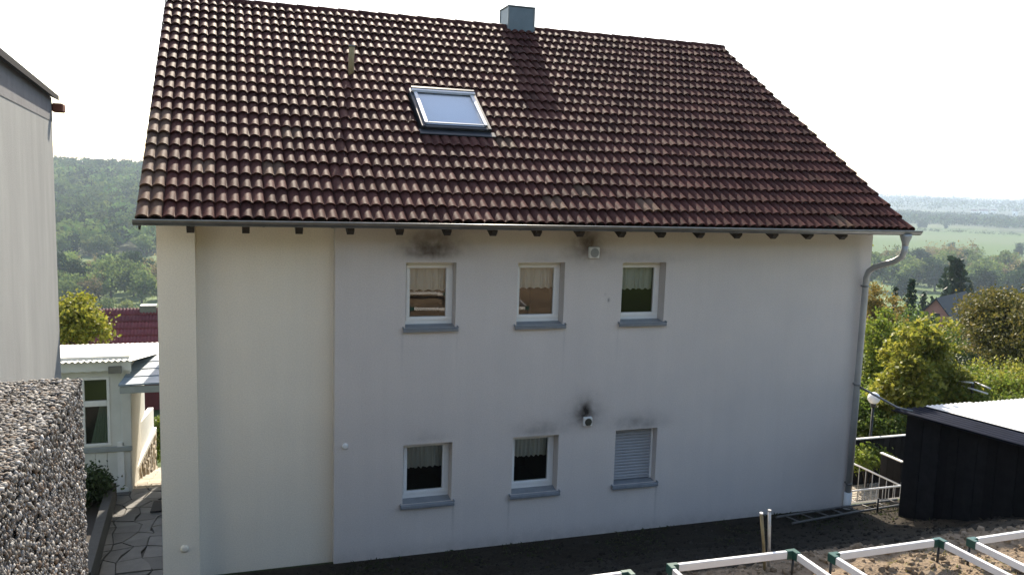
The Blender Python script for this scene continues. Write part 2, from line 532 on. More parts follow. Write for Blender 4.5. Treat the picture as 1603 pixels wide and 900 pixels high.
t.links.new(vm.outputs[0], t.nodes['Principled BSDF'].inputs['Base Color'])
def gz(x, y): return float(height(np.array([x]), np.array([y]))[0])

# clods and stones lying on the beds
def clods(name, n, x0, x1, y0, y1, smin, smax, m, label):
    P = np.stack([rng.uniform(x0, x1, n), rng.uniform(y0, y1, n), np.zeros(n)], 1)
    P[:, 2] = height(P[:, 0], P[:, 1])
    S = (smin+(smax-smin)*rng.random(n)**3)[:, None]*rng.uniform(.6, 1.2, (n, 3))
    V, Fa = scatter(ICOV+rng.normal(size=ICOV.shape)*.12, ICOF, P, rot_rand(n), S)
    return tag(np_mesh(name, V, Fa, m, smooth=False), label, 'soil', kind='stuff')
M['clod'] = mat('clod', (.2,.15,.1), .95, spec=.1, island=[(.13,.095,.065),(.21,.16,.11),(.28,.22,.16),(.17,.125,.085)], bump=.5, bscale=60)
M['clod_shade_dark'] = mat('clod_shade_dark', (.05,.04,.03), .95, spec=.1, island=[(.02,.018,.015),(.035,.03,.024),(.028,.024,.02),(.06,.053,.045)], bump=.5, bscale=60)  # clods darkened in colour to carry the shade of the house
clods('soil_clods', 9000, 2.2, 12.5, -7.6, -4.45, .006, .05, M['clod'], 'crumbly light brown clods on the sunlit beds')
clods('shade_dark_clods', 5000, .2, 12, -4.5, -.1, .005, .04, M['clod_shade_dark'], 'clods coloured dark for the house shade on the strip below the wall')
ng = 2600
gx = rng.uniform(4, 12, ng); gy = rng.uniform(-5.9, -4.6, ng)
kp = vnoise(gx, gy, .6) > .14; gx, gy = gx[kp], gy[kp]
P = np.stack([gx, gy, height(gx, gy)+.012], 1)
V, Fa = scatter(LEAFV*np.array([1, .25, 1]), LEAFF, P, rot_rand(len(P)), .03+.05*rng.random(len(P)))
tag(np_mesh('dry_weeds', V, Fa, foliage('weed', [(.20,.18,.06),(.28,.24,.11),(.13,.16,.04),(.33,.27,.15)])), 'dry straw and small weeds on the beds', 'weeds', kind='stuff')

ng = 3000
gx = rng.uniform(.3, 12, ng); gy = -np.abs(rng.normal(.25, .5, ng))-.03
kp = vnoise(gx, gy, .45) > .02; gx, gy = gx[kp], gy[kp]
P = np.stack([gx, gy, height(gx, gy)+.02], 1)
V, Fa = scatter(LEAFV*np.array([1, .4, 1]), LEAFF, P, rot_rand(len(P)), .03+.07*rng.random(len(P)))
tag(np_mesh('wall_weeds', V, Fa, foliage('weed_dark', [(.03,.045,.015),(.05,.06,.02),(.06,.05,.03)])), 'sparse weeds along the foot of the house wall', 'weeds', kind='stuff')

# ------------------------------------------------------------------ the house
WX = 11.245
EY, EZ = -.619, 5.40
TP = rad(31.56)
SL = Vector((0, math.cos(TP), math.sin(TP))); NR = Vector((0, -math.sin(TP), math.cos(TP)))
XL, XR = -.178, 11.501
SLOPE = 7.168
def RP(x, s, h=0.0):
    return Vector((x, EY, EZ)) + SL*s + NR*h
RIDGE = RP(0, SLOPE)
house = empty('house', (5.6, 0, .5), 'large rendered house with dark brown tiled roof and six small windows', 'house')

wins = [(3.228,3.959,3.884,4.815),(4.890,5.632,3.884,4.815),(6.580,7.328,3.884,4.815),
        (3.228,3.960,1.282,2.172),(4.895,5.639,1.282,2.172),(6.598,7.330,1.282,2.172)]
# front wall, cut round the openings, 3 cm inside the reveals
def wall_front():
    mb = MB()
    gx_ = sorted({2.25, WX} | {a for w in wins for a in w[:2]})
    gz_ = sorted({-.6, 5.64} | {a for w in wins for a in w[2:]})
    for i in range(len(gx_)-1):
        for k in range(len(gz_)-1):
            cx, cz = (gx_[i]+gx_[i+1])/2, (gz_[k]+gz_[k+1])/2
            if any(w[0] < cx < w[1] and w[2] < cz < w[3] for w in wins): continue
            mb.quad((gx_[i],0,gz_[k]), (gx_[i+1],0,gz_[k]), (gx_[i+1],0,gz_[k+1]), (gx_[i],0,gz_[k+1]))
    dp = .30
    for (a,b,lo,hi) in wins:
        mb.quad((a,0,lo),(a,0,hi),(a,dp,hi),(a,dp,lo)); mb.quad((b,0,hi),(b,0,lo),(b,dp,lo),(b,dp,hi))
        mb.quad((a,0,hi),(b,0,hi),(b,dp,hi),(a,dp,hi)); mb.quad((a,0,lo),(a,dp,lo),(b,dp,lo),(b,0,lo))
    mb.quad((2.25,0,-.6),(2.25,0,5.64),(2.25,.25,5.64),(2.25,.25,-.6))          # the step next to the recessed panel
    # right gable end and back
    zr = RIDGE.z-.12; yr = RIDGE.y; yb = 9.0; zk = zr-(yb-yr)*math.tan(TP)
    mb.poly([(WX,0,-.6),(WX,yb,-.6),(WX,yb,zk),(WX,yr,zr),(WX,0,5.55)])
    mb.quad((0,yb,-.6),(0,yb,zk),(WX,yb,zk),(WX,yb,-.6))
    return mb
wall = wall_front().build('wall', M['render_grey'], house)
tag(wall, 'pale grey rendered wall with soot marks')
yb = 9.0; zk = RIDGE.z-.12-(yb-RIDGE.y)*math.tan(TP)
mb = MB().quad((.46,.2,-.6),(2.25,.2,-.6),(2.25,.2,5.72),(.46,.2,5.72))
mb.build('recessed_wall', M['render_cream'], house)
mb = MB()
mb.quad((0,0,-.6),(.46,0,-.6),(.46,0,5.64),(0,0,5.64)); mb.quad((.46,0,-.6),(.46,.2,-.6),(.46,.2,5.64),(.46,0,5.64))
mb.poly([(0,0,-.6),(0,0,5.55),(0,RIDGE.y,RIDGE.z-.12),(0,yb,zk),(0,yb,-.6)])
tag(mb.build('corner_pier', M['render_cream'], house), 'cream rendered corner pier and gable end')

# windows
def window(k):
    a, b, lo, hi = wins[k]
    w = MB()
    fy0, fy1 = .20, .265
    t_ = .05
    w.bbox(a, b, fy0, fy1, lo+.005, lo+.075); w.bbox(a, b, fy0, fy1, hi-t_, hi)
    w.bbox(a, a+t_, fy0+.001, fy1, lo+.075, hi-t_); w.bbox(b-t_, b, fy0+.001, fy1, lo+.075, hi-t_)
    win = w.build('window', M['white_pvc'], house)
    if k == 5:
        s = MB(); n = 17; top = hi-.0; bot = lo+.055
        for i in range(n):
            z0 = bot+(top-bot)*i/n; z1 = bot+(top-bot)*(i+1)/n; h = z1-z0
            m_ = len(s.v)
            prof = [(.162, z0+.004), (.152, z0+.3*h), (.152, z0+.7*h), (.162, z1-.002), (.172, z1-.001), (.172, z1+.003)]
            for (y_, z_) in prof: s.v += [(a+.012, y_, z_), (b-.012, y_, z_)]
            for j in range(len(prof)-1):
                s.f.append((m_+2*j, m_+2*j+1, m_+2*j+3, m_+2*j+2)); s.sm.append(False)
        s.bbox(a+.012, b-.012, .145, .17, lo+.03, lo+.058)
        o = s.build('roller_shutter', mat('shutter', (.36,.37,.39), .5, nscale=5, namp=.12), win)
        tag(o, 'closed grey roller shutter')
        for x0, x1 in ((a, a+.03), (b-.03, b)):
            MB().box(x0, x1, .14, .185, lo+.02, hi).build('shutter_rail', M['white_pvc'], win)
    else:
        q = MB(); i0 = .045; fw = .055
        a1, b1, l1, h1 = a+i0, b-i0, lo+.072, hi-i0
        y0, y1 = fy0-.012, fy0+.045
        q.bbox(a1, b1, y0, y1, l1, l1+fw); q.bbox(a1, b1, y0, y1, h1-fw, h1)
        q.bbox(a1, a1+fw, y0+.001, y1, l1+fw, h1-fw); q.bbox(b1-fw, b1, y0+.001, y1, l1+fw, h1-fw)
        q.build('sash', M['white_pvc'], win)
        g = MB().quad((a1+fw-.005, .218, l1+fw-.005), (b1-fw+.005, .218, l1+fw-.005), (b1-fw+.005, .218, h1-fw+.005), (a1+fw-.005, .218, h1-fw+.005))
        g.build('pane', M['glass'], win)
        # net curtain hanging behind the pane, pleated, with a scalloped hem
        ch = {0:.50, 1:.48, 2:.52, 3:.56, 4:.50}[k]*(h1-l1)
        n = 90; cb = MB(); x0, x1 = a1+.02, b1-.02
        rows = 6
        for j in range(rows+1):
            for i in range(n+1):
                u = i/n
                y_ = .335+.016*math.sin(u*math.pi*2*(5.3+.9*k)+1.3*math.sin(u*(6+k)+k))+.007*math.sin(u*61+k)
                hem = ch*(1-.06*abs(math.sin(u*math.pi*(4.5+.7*k)+k)))
                cb.v.append((x0+(x1-x0)*u, y_, h1-hem*j/rows))
        for j in range(rows):
            for i in range(n):
                p0 = j*(n+1)+i
                cb.f.append((p0, p0+n+1, p0+n+2, p0+1)); cb.sm.append(True)
        cb.build('net_curtain', M['curtain'], win)
        # dim room behind
        r_ = MB(); ya, yd = .302, 2.3
        r_.quad((a-.3,yd,lo-.4),(b+.3,yd,lo-.4),(b+.3,yd,hi+.2),(a-.3,yd,hi+.2))
        r_.quad((a-.3,ya,lo-.4),(a-.3,yd,lo-.4),(a-.3,yd,hi+.2),(a-.3,ya,hi+.2)); r_.quad((b+.3,ya,lo-.4),(b+.3,ya,hi+.2),(b+.3,yd,hi+.2),(b+.3,yd,lo-.4))
        r_.quad((a-.3,ya,lo-.4),(b+.3,ya,lo-.4),(b+.3,yd,lo-.4),(a-.3,yd,lo-.4)); r_.quad((a-.3,ya,hi+.2),(a-.3,yd,hi+.2),(b+.3,yd,hi+.2),(b+.3,ya,hi+.2))
        r_.build('room_lining', M['room'], win)
    s = MB()
    Ms = Matrix.Translation((0, .195, lo+.022)) @ Matrix.Rotation(rad(7), 4, 'X')
    s.bbox(a-.035, b+.035, -.255, 0, -.018, 0, .004, Ms)
    s.bbox(a-.035, b+.035, -.260, -.243, -.05, -.0185, .003, Ms)
    s.bbox(a-.04, a-.022, -.252, 0, .0005, .022, .003, Ms); s.bbox(b+.022, b+.04, -.252, 0, .0005, .022, .003, Ms)
    s.build('sill', M['sill'], win)
for k in range(6): window(k)

# exhaust vents and small caps on the wall
def vent(x, z, s, inner):
    v = MB().bbox(x-s, x+s, -.05, .01, z-s, z+s, .012).build('exhaust_vent', M['white_paint'], house)
    g = MB(); n = 20
    for r0, r1 in ((.72, .82), ):
        pts = [[(x+s*r*math.cos(2*math.pi*i/n), -.058, z+s*r*math.sin(2*math.pi*i/n)) for i in range(n)] for r in (r0, r1)]
        for i in range(n):
            g.quad(pts[0][i], pts[0][(i+1) % n], pts[1][(i+1) % n], pts[1][i])
    g.poly([(x+s*.72*math.cos(2*math.pi*i/n), -.053, z+s*.72*math.sin(2*math.pi*i/n)) for i in range(n)])
    for i in range(-3, 4):
        w_ = s*.70*math.sqrt(max(0, 1-(i/4)**2))
        g.box(x-w_, x+w_, -.063, -.056, z+i*s*.18-.004, z+i*s*.18+.004)
    g.build('grille', inner, v)
vent(6.08, 4.965, .085, mat('grille_grey', (.33,.33,.32), .6))
vent(6.097, 2.355, .072, mat('grille_dark', (.06,.06,.045), .6))
def cap(x, z, r, m):
    b = MB(); Mx = Matrix.Translation((x, 0, z)) @ Matrix.Rotation(rad(90), 4, 'X')
    b.lathe([(r,0),(r,.02),(r*.75,.032),(r*.4,.036),(.001,.036)], (0,0,0), 16)
    b.v = [tuple(Mx @ Vector(p)) for p in b.v]
    return b.build('wall_cap', m, house)
cap(2.398, 2.223, .043, M['white_paint'])
cap(.272, .955, .05, M['render_cream'])

# roof: deck, tiles, ridge
ROWS, COLS = 21, 39
TW = (XR-XL)/COLS; RE = SLOPE/ROWS
deck = MB()
back = Vector((0, math.cos(TP), -math.sin(TP)))
p0, p1, p2, p3 = RP(XL+.03,.02,-.05), RP(XR-.03,.02,-.05), RP(XR-.03,SLOPE,-.05), RP(XL+.03,SLOPE,-.05)
deck.quad(p0, p1, p2, p3)
for e in (0,):
    q0, q1 = p3 + back*4.6, p2 + back*4.6
    deck.quad(p3, p2, q1, q0)
roof = deck.build('roof', M['dark_wood'], house)
tag(roof, 'dark brown concrete tile roof')
def prof(u):
    """double roll across one tile, u 0..1"""
    w = (u*2) % 1.0
    c_ = 0.5-0.5*math.cos(2*math.pi*w)
    return .043*(abs(math.sin(math.pi*w))**.8)
NS = 16
STEP = .040
def tile_geo(jit=0.0, flap=0):
    V, Fc, SMO = [], [], []
    w = TW-.0035
    def hh(u): return prof(min(max(u, 0), 1))
    L0, L1 = -.012, RE+.05
    for j, (s_, b_) in enumerate(((L0, STEP+jit), (L1, STEP-(STEP/RE)*(L1-L0)+0.0))):
        for i in range(NS+1):
            u = i/NS
            V.append((u*w, s_, b_+hh(u)))
    for i in range(NS):
        Fc.append((i, i+1, NS+1+i+1, NS+1+i)); SMO.append(True)
    b = len(V)
    for i in range(NS+1):
        u = i/NS
        V.append((u*w, L0, STEP+jit+hh(u)))
    for i in range(NS+1):
        u = i/NS
        V.append((u*w, L0+.012, STEP+jit+hh(u)-.030))
    for i in range(NS):
        Fc.append((b+i+NS+1, b+i+NS+2, b+i+1, b+i)); SMO.append(True)
    if flap:                                   # verge tile with a side piece
        x_ = 0 if flap < 0 else w
        b = len(V)
        V += [(x_, L0, STEP+hh(0)), (x_, L1-.03, hh(0)), (x_, L1-.03, -.09), (x_, L0, -.085)]
        Fc.append((b, b+1, b+2, b+3)); SMO.append(False)
    return V, Fc, SMO
def tile_mesh(name, m, jit, flap=0):
    V, Fc, S_ = tile_geo(jit, flap)
    me = bpy.data.meshes.new(name); me.from_pydata(V, [], Fc); me.polygons.foreach_set('use_smooth', S_); me.materials.append(m); me.update()
    return me
TM = [tile_mesh('tile', M['tile'], j) for j in (0, .004, -.003)]
TMOSS = tile_mesh('tile', M['tile_moss'], .002)
TLEFT = tile_mesh('verge_tile', M['tile_moss'], 0, -1)
TRIGHT = tile_mesh('verge_tile', M['tile'], 0, 1)
RB = Matrix(((1, 0, 0, 0), (0, SL.y, NR.y, 0), (0, SL.z, NR.z, 0), (0, 0, 0, 1)))
SKX0, SKX1, SKS0, SKS1 = 3.79, 4.82, 2.55, 3.73          # skylight in roof coordinates
rest_v, rest_f, rest_s = [], [], []
made = 0
for r in range(ROWS):
    for cidx in range(COLS):
        x0 = XL + cidx*TW; s0 = r*RE
        if x0+TW*.6 > SKX0 and x0+TW*.4 < SKX1 and s0+RE*.55 > SKS0 and s0+RE*.5 < SKS1: continue
        jr = (random.random()-.5)
        Mt = Matrix.Translation(RP(x0+.0012*jr, s0+.014*(random.random()-.5), .007*(random.random()-.5))) @ RB @ Matrix.Rotation(rad(.9*jr), 4, 'Z') @ Matrix.Rotation(rad(.7*(random.random()-.5)), 4, 'Y')
        first = cidx == 0; last = cidx == COLS-1
        if made < 300:
            me = TLEFT if first else TRIGHT if last else (TMOSS if random.random() < .02 else random.choice(TM))
            o = bpy.data.objects.new('tile', me); COL.objects.link(o); o.parent = roof; o.matrix_basis = Mt
            made += 1
        else:
            V, Fc, S_ = tile_geo(.003*(random.random()-.5), -1 if first else 1 if last else 0)
            b = len(rest_v)
            rest_v += [tuple(Mt @ Vector(p)) for p in V]; rest_f += [tuple(b+i for i in f) for f in Fc]; rest_s += S_
me = bpy.data.meshes.new('upper_tiles'); me.from_pydata(rest_v, [], rest_f); me.polygons.foreach_set('use_smooth', rest_s)
me.materials.append(mat('tile_upper', (.08,.034,.028), .60, spec=.5, island=[(.044,.0165,.014),(.07,.026,.021),(.098,.037,.030),(.054,.020,.017),(.083,.031,.026)], bump=.35, bscale=160, bdist=.003)); me.update()
me.materials[0].node_tree.nodes['Principled BSDF'].inputs['IOR'].default_value = 1.095
o = bpy.data.objects.new('upper_tiles', me); COL.objects.link(o); o.parent = roof; o['kind'] = 'stuff'
# ridge caps
n = 30; cl = (XR-XL)/n
for i in range(n):
    x0 = XL+i*cl
    b = MB(); k = 9
    for j, (xx, rr) in enumerate(((x0-.02, .118), (x0+cl+.015, .104))):
        for q in range(k):
            a = math.pi*(q/(k-1))
            b.v.append((xx, RIDGE.y-rr*math.cos(a)*1.15, RIDGE.z-.045+rr*math.sin(a)))
    for q in range(k-1):
        b.f.append((q, q+1, k+q+1, k+q)); b.sm.append(True)
    b2 = len(b.v)
    for q in range(k):
        a = math.pi*(q/(k-1)); b.v.append((x0-.02, RIDGE.y-.095*math.cos(a)*1.15, RIDGE.z-.045+.095*math.sin(a)))
    for q in range(k-1):
        b.f.append((q, b2+q, b2+q+1, q+1)); b.sm.append(False)
    b.build('ridge_tile', M['tile'], roof)
# verge boards
for x in (XL+.02, XR-.045):
    b = MB(); a0 = RP(x, .03, -.18); a1 = RP(x, SLOPE, -.18)
    w_ = Vector((.025, 0, 0)); u_ = NR*.13
    b.quad(a0, a1, a1+u_, a0+u_); b.quad(a0+w_, a0+w_+u_, a1+w_+u_, a1+w_); b.quad(a0, a0+w_, a1+w_, a1); b.quad(a0, a0+u_, a0+u_+w_, a0+w_)
    b.build('verge_board', M['dark_wood'], roof)
# chimney clad in sheet metal
ch = MB(); cx0, cx1, cy0, cy1, cz1 = 6.33, 6.895, 5.29, 5.86, 9.545
ch.bbox(cx0, cx1, cy0, cy1, 8.8, cz1, .008)
chim = ch.build('chimney', mat('chimney_sheet', (.16,.19,.21), .5, metal=.35, nscale=4, namp=.2), roof)
c2 = MB()
for x_ in (cx0-.012, cx1-.022):
    for y_ in (cy0-.012, cy1-.022): c2.bbox(x_, x_+.034, y_, y_+.034, 8.8, cz1, .004)
c2.bbox(cx0-.02, cx1+.02, cy0-.02, cy1+.02, cz1, cz1+.025, .005)
c2.build('chimney_trim', M['zinc'], chim)
# vent post on the roof
vp = MB(); p = RP(2.853, 4.36, .02)
vp.tube([p+Vector((0,0,-.2)), p+Vector((.004,0,.22)), p+Vector((.012,0,.46))], .048, 14)
vpo = vp.build('vent_pipe', mat('old_pipe', (.36,.25,.115), .75, nscale=7, namp=.35), house)
MB().tube([p+Vector((.012,0,.455)), p+Vector((.012,0,.475))], .054, 14).build('pipe_cap', M['zinc'], vpo)

# skylight
sky_root = MB()
def slab(mb, x0, x1, s0, s1, h0, h1, b=.006):
    mb.bbox(x0, x1, s0, s1, h0, h1, b, Matrix.Translation((0, EY, EZ)) @ RB)
slab(sky_root, SKX0-.055, SKX0+.005, SKS0-.05, SKS1+.04, -.02, .115); slab(sky_root, SKX1-.005, SKX1+.055, SKS0-.05, SKS1+.04, -.02, .115)
slab(sky_root, SKX0+.005, SKX1-.005, SKS0-.06, SKS0+.03, -.02, .11); slab(sky_root, SKX0+.005, SKX1-.005, SKS1-.02, SKS1+.04, -.02, .12)
slab(sky_root, SKX0-.10, SKX1+.10, SKS0-.20, SKS0-.06, .04, .062)
skyl = sky_root.build('skylight', M['dark_metal'], house)
b = MB()
slab(b, SKX0+.0, SKX0+.06, SKS0+.03, SKS1-.10, .117, .142); slab(b, SKX1-.06, SKX1-.0, SKS0+.03, SKS1-.10, .117, .142)
slab(b, SKX0-.03, SKX1+.03, SKS1-.098, SKS1-.035, .122, .165); slab(b, SKX0+.06, SKX1-.06, SKS0+.03, SKS0+.06, .117, .138)
b.build('sash', M['alu'], skyl)
b = MB(); slab(b, SKX0-.03, SKX1+.03, SKS1-.033, SKS1+.03, .122, .175); b.build('top_cover', M['dark_metal'], skyl)
b = MB(); Mr = Matrix.Translation((0, EY, EZ)) @ RB
b.quad(*[Mr @ Vector(q) for q in ((SKX0+.055, SKS0+.055, .126), (SKX1-.055, SKS0+.055, .126), (SKX1-.055, SKS1-.1, .126), (SKX0+.055, SKS1-.1, .126))])
b.build('pane', M['roof_glass'], skyl)
b = MB(); b.quad(*[Mr @ Vector(q) for q in ((SKX0+.02, SKS0+.03, .085), (SKX1-.02, SKS0+.03, .085), (SKX1-.02, SKS1-.05, .085), (SKX0+.02, SKS1-.05, .085))])
b.build('blind', M['blind'], skyl)

# rafter tails
for i in range(16):
    x = .432+.65*i
    b = MB(); w_ = .045
    z0, z1 = 5.232, 5.37
    pts = [(-.58, 5.36), (-.58, 5.29), (-.51, z0), (.2, z0+.35), (.2, z0+.55)]
    L_ = [(x-w_, y_, z_) for y_, z_ in pts]; R_ = [(x+w_, y_, z_) for y_, z_ in pts]
    b.poly(L_); b.poly(R_[::-1])
    for j in range(len(pts)):
        k = (j+1) % len(pts)
        b.quad(L_[j], R_[j], R_[k], L_[k])
    b.build('rafter', M['dark_wood'], house)
b = MB(); b.quad((XL,-.57,5.335),(XR-.02,-.57,5.335),(XR-.02,0.3,5.335+.535),(XL,.3,5.335+.535)); b.box(XL, XR-.02, -.605, -.585, 5.335, 5.39)
b.build('soffit', M['dark_wood'], house)

# gutter and downpipe
gy_, gz0, gr = -.705, 5.395, .068
b = MB(); k = 10
x0, x1 = XL-.02, XR+.035
def halfpipe(b, x0, x1, r, thick=0.0):
    i = len(b.v)
    for xx in (x0, x1):
        for q in range(k+1):
            a = math.pi*q/k
            b.v.append((xx, gy_-r*math.cos(a), gz0-r*math.sin(a)))
    for q in range(k):
        b.f.append((i+q, i+k+1+q, i+k+2+q, i+q+1)); b.sm.append(True)
halfpipe(b, x0, x1, gr)
for xx, fl in ((x0, 1), (x1, 0)):
    pts = [(xx, gy_-gr*math.cos(math.pi*q/k), gz0-gr*math.sin(math.pi*q/k)) for q in range(k+1)]
    b.poly(pts if fl else pts[::-1])
b.tube([(x0, gy_-gr-.004, gz0+.002), (x1, gy_-gr-.004, gz0+.002)], .010, 8)
gut = b.build('gutter', M['zinc'], house)
for i in range(13):
    b = MB(); xx = .45+i*.84
    halfpipe(b, xx-.016, xx+.016, gr+.004); b.build('gutter_joint', M['zinc'], gut)
ox = 11.27
dp = MB()
dp.tube([(ox, gy_, gz0-.05), (ox, gy_, gz0-.10), (ox, gy_, gz0-.19), (ox, gy_, gz0-.24)], [.095, .088, .055, .05], 16)
R_ = [(ox, gy_, gz0-.22), (ox, gy_+.005, gz0-.33), (ox-.005, gy_+.04, gz0-.42), (ox-.05, gy_+.14, gz0-.50), (11.13, -.21, 4.75), (11.095, -.14, 4.68), (11.085, -.10, 4.56), (11.085, -.095, 4.4), (11.085, -.095, 2.5), (11.085, -.095, .78)]
dp.tube(R_, .05, 16)
dpo = dp.build('downpipe', M['zinc_light'], house)
for z in (4.42, 2.72, .95):
    MB().tube([(11.085, -.095, z-.015), (11.085, -.095, z+.015)], .056, 16).box(11.07, 11.10, -.05, .0, z-.012, z+.012).build('pipe_clip', M['zinc'], dpo)
MB().tube([(11.085, -.095, .35), (11.085, -.095, .80)], .066, 16).build('pipe_base', M['white_paint'], dpo)

# ------------------------------------------------------------------ dark shed on the right
shed = empty('shed', (12.6, -2.2, .6), 'black timber shed with pale corrugated roof beside the house', 'shed')
ud = Vector((.206, -.979, 0)); vd = Vector((.979, .206, 0))
c0 = Vector((11.62, -.72, 0))
SLEN = 4.6
M['black_wood'] = mat('black_wood', (.018,.017,.018), .8, nscale=7, namp=.5, bump=.4, bscale=25, objrand=.35)
nb = 30; bw = SLEN/nb
for i in range(nb):
    a = c0 + ud*(i*bw+.003); e = c0 + ud*((i+1)*bw-.003); o_ = -vd*(.022 if i % 2 else .008)
    b = MB(); top = 2.36
    q = [a+o_, e+o_, e+vd*.02, a+vd*.02]
    L_ = [(p.x, p.y, .2) for p in q]; T_ = [(p.x, p.y, top) for p in q]
    for j in range(4): b.quad(L_[j], L_[(j+1) % 4], T_[(j+1) % 4], T_[j])
    b.build('plank', M['black_wood'], shed)
b = MB()
vx = Vector((1, 0, 0))
for A, B in ((c0+vx*.02, c0+vx*3.6), (c0+vx*3.6, c0+vx*3.6+ud*SLEN), (c0+ud*SLEN+vx*.02, c0+ud*SLEN+vx*3.6)):
    b.quad((A.x, A.y, -.6), (B.x, B.y, -.6), (B.x, B.y, 2.36), (A.x, A.y, 2.36))
b.build('back_wall', M['black_wood'], shed)
def corrugated(name, m, org, along, across, L, Wd, z0, rise, pitch, amp, parent, slope_along=0.0, thick=True, seg=6):
    """sheet whose waves run along `along`"""
    n_ = int(Wd/pitch*seg); mb = MB(); rows = 2
    for j in range(rows+1):
        for i in range(n_+1):
            w_ = i/n_*Wd
            p = org + along*(L*j/rows) + across*w_
            mb.v.append((p.x, p.y, z0+rise*w_/Wd+slope_along*j/rows+amp*math.cos(2*math.pi*w_/pitch)))
    for j in range(rows):
        for i in range(n_):
            p0 = j*(n_+1)+i
            mb.f.append((p0, p0+1, p0+n_+2, p0+n_+1)); mb.sm.append(True)
    return mb.build(name, m, parent)
M['black_wood'].node_tree.nodes['Principled BSDF'].inputs['IOR'].default_value = 1.2
r0 = c0 - vx*.36 - ud*.02
M['sheet_pale'] = mat('sheet_pale', (.74,.74,.72), .38, spec=.6, nscale=1.2, namp=.10)
M['sheet_dark'] = mat('sheet_dark', (.022,.027,.045), .5, spec=.3, nscale=3, namp=.35)
M['sheet_dark'].node_tree.nodes['Principled BSDF'].inputs['IOR'].default_value = 1.1
corrugated('roof_edge_sheet', M['sheet_dark'], r0, ud, vx, SLEN+.2, .74, 2.425, .0, .125, .024, shed, seg=8)
for i in range(4):
    corrugated('roof_sheet', M['sheet_pale'], r0+vx*(.69+.93*i)+ud*.02*(i % 2), ud, vx, SLEN+.2, 1.0, 2.452+.004*i, .012, .1, .012, shed)
pp = MB().tube([(11.12,-.13,2.68), (11.2,-.3,2.62), (11.4,-.72,2.46), (11.5,-.95,2.455)], .019, 10)
tag(pp.build('drain_tube', M['zinc']), 'grey tube slanting from the downpipe to the shed roof', 'pipe')

# ladder lying on the ground, stakes, peg
lad = empty('ladder', (10.8, -.4, .55), 'weathered ladder lying on the dark ground along the wall', 'ladder')
M['old_alu'] = mat('old_alu', (.16,.155,.145), .6, metal=.3, nscale=9, namp=.4)
for y0, y1, xa, xb in ((-.27, -.12, 9.5, 12.15), (-.56, -.33, 9.6, 12.2)):
    z_ = lambda x, y: gz(x, y)+.075
    MB().tube([(xa, y0, .575), ((xa+xb)/2, (y0+y1)/2, .585), (xb, y1, .575)], .02, 8).build('rail', M['old_alu'], lad)
for i in range(8):
    u = (i+.5)/8
    MB().tube([(9.5+2.65*u, -.27+.15*u, .578), (9.6+2.6*u, -.56+.23*u, .578)], .013, 8).build('rung', M['old_alu'], lad)
def stake(x, y, h, r, lean, m, label, tipm):
    z = gz(x, y)
    s = empty('stake', (x, y, z), label, 'stake', 'stakes behind the bed frame')
    MB().tube([(x, y, z-.1), (x+lean*.5, y, z+h*.5), (x+lean, y, z+h)], r, 10).build('shaft', m, s)
    MB().tube([(x+lean, y, z+h-.002), (x+lean, y, z+h+.014)], r*1.12, 10).build('tip', tipm, s)
stake(6.03, -4.72, .61, .016, -.10, mat('bamboo', (.24,.19,.10), .7, nscale=12, namp=.4), 'thin brown stake with a white tip, left of the pale stake', M['white_paint'])
stake(6.10, -4.68, .62, .016, -.045, mat('steel_stake', (.50,.48,.45), .45, metal=.4, nscale=20, namp=.35), 'pale grey metal stake behind the white bed frame', M['zinc_light'])
pg = MB().tube([(11.45,-.42,.45), (11.45,-.42,.78)], .017, 8)
tag(pg.build('peg', M['black']), 'short black peg standing beside the ladder', 'peg')

# ------------------------------------------------------------------ raised bed frames
M['bar_white'] = mat('bar_white', (.80,.79,.77), .4, nscale=6, namp=.1)
M['green_plastic'] = mat('green_plastic', (.012,.07,.055), .4)
def bed_frame(w, l):
    f = empty('bed_frame', (0, 0, 0)); f['local'] = 1
    hb, tb = .072, .04
    for y_ in (0, -l):
        MB().bbox(.07, w-.07, y_-tb/2, y_+tb/2, -hb, 0, .005).build('bar', M['bar_white'], f)
    for x_ in (0, w):
        MB().bbox(x_-tb/2, x_+tb/2, -l+.07, -.07, -hb, 0, .005).build('bar', M['bar_white'], f)
    for x_, sx in ((0, 1), (w, -1)):
        for y_, sy in ((0, -1), (-l, 1)):
            c_ = MB()
            c_.bbox(min(x_-sx*.026, x_+sx*.085), max(x_-sx*.026, x_+sx*.085), y_-.026, y_+.026, -hb-.008, .006, .005)
            c_.bbox(x_-.0265, x_+.0265, min(y_-sy*.0255, y_+sy*.085), max(y_-sy*.0255, y_+sy*.085), -hb-.009, .007, .005)
            co = c_.build('corner_connector', M['green_plastic'], f)
            MB().tube([(x_, y_, -hb), (x_, y_, -.40)], .013, 8).build('leg', M['black'], f)
    return f
fr = bed_frame(1.345, 2.35)
spots = [(2.968,-5.05,2.5,.0,'white bed frame with green corners, leftmost, at the bottom edge'),
         (4.74,-5.03,2.5,-.02,'white bed frame with green corners, behind which the two stakes stand'),
         (6.40,-5.22,2.5,.01,'white bed frame with green corners, second from the shed'),
         (8.06,-5.29,2.5,.02,'white bed frame with green corners, nearest the shed'),]
row2 = [(1.6,-7.75),(3.3,-7.8),(5.0,-7.85),(6.7,-7.85)]
for i, (x, y, z, a, lb) in enumerate(spots):
    o = fr if i == 0 else copy_tree(fr)
    o.location = (x, y, z); o.rotation_euler = (0, 0, a)
    tag(o, lb, 'bed frame', 'white garden bed frames')
fr2 = bed_frame(1.345, 1.8)
for i, (x, y) in enumerate(row2):
    o = fr2 if i == 0 else copy_tree(fr2)
    o.location = (x, y, 2.88); o.rotation_euler = (rad(-4), 0, 0)
    tag(o, 'white bed frame of the back row, mirrored in the upper windows', 'bed frame', 'back row of bed frames')

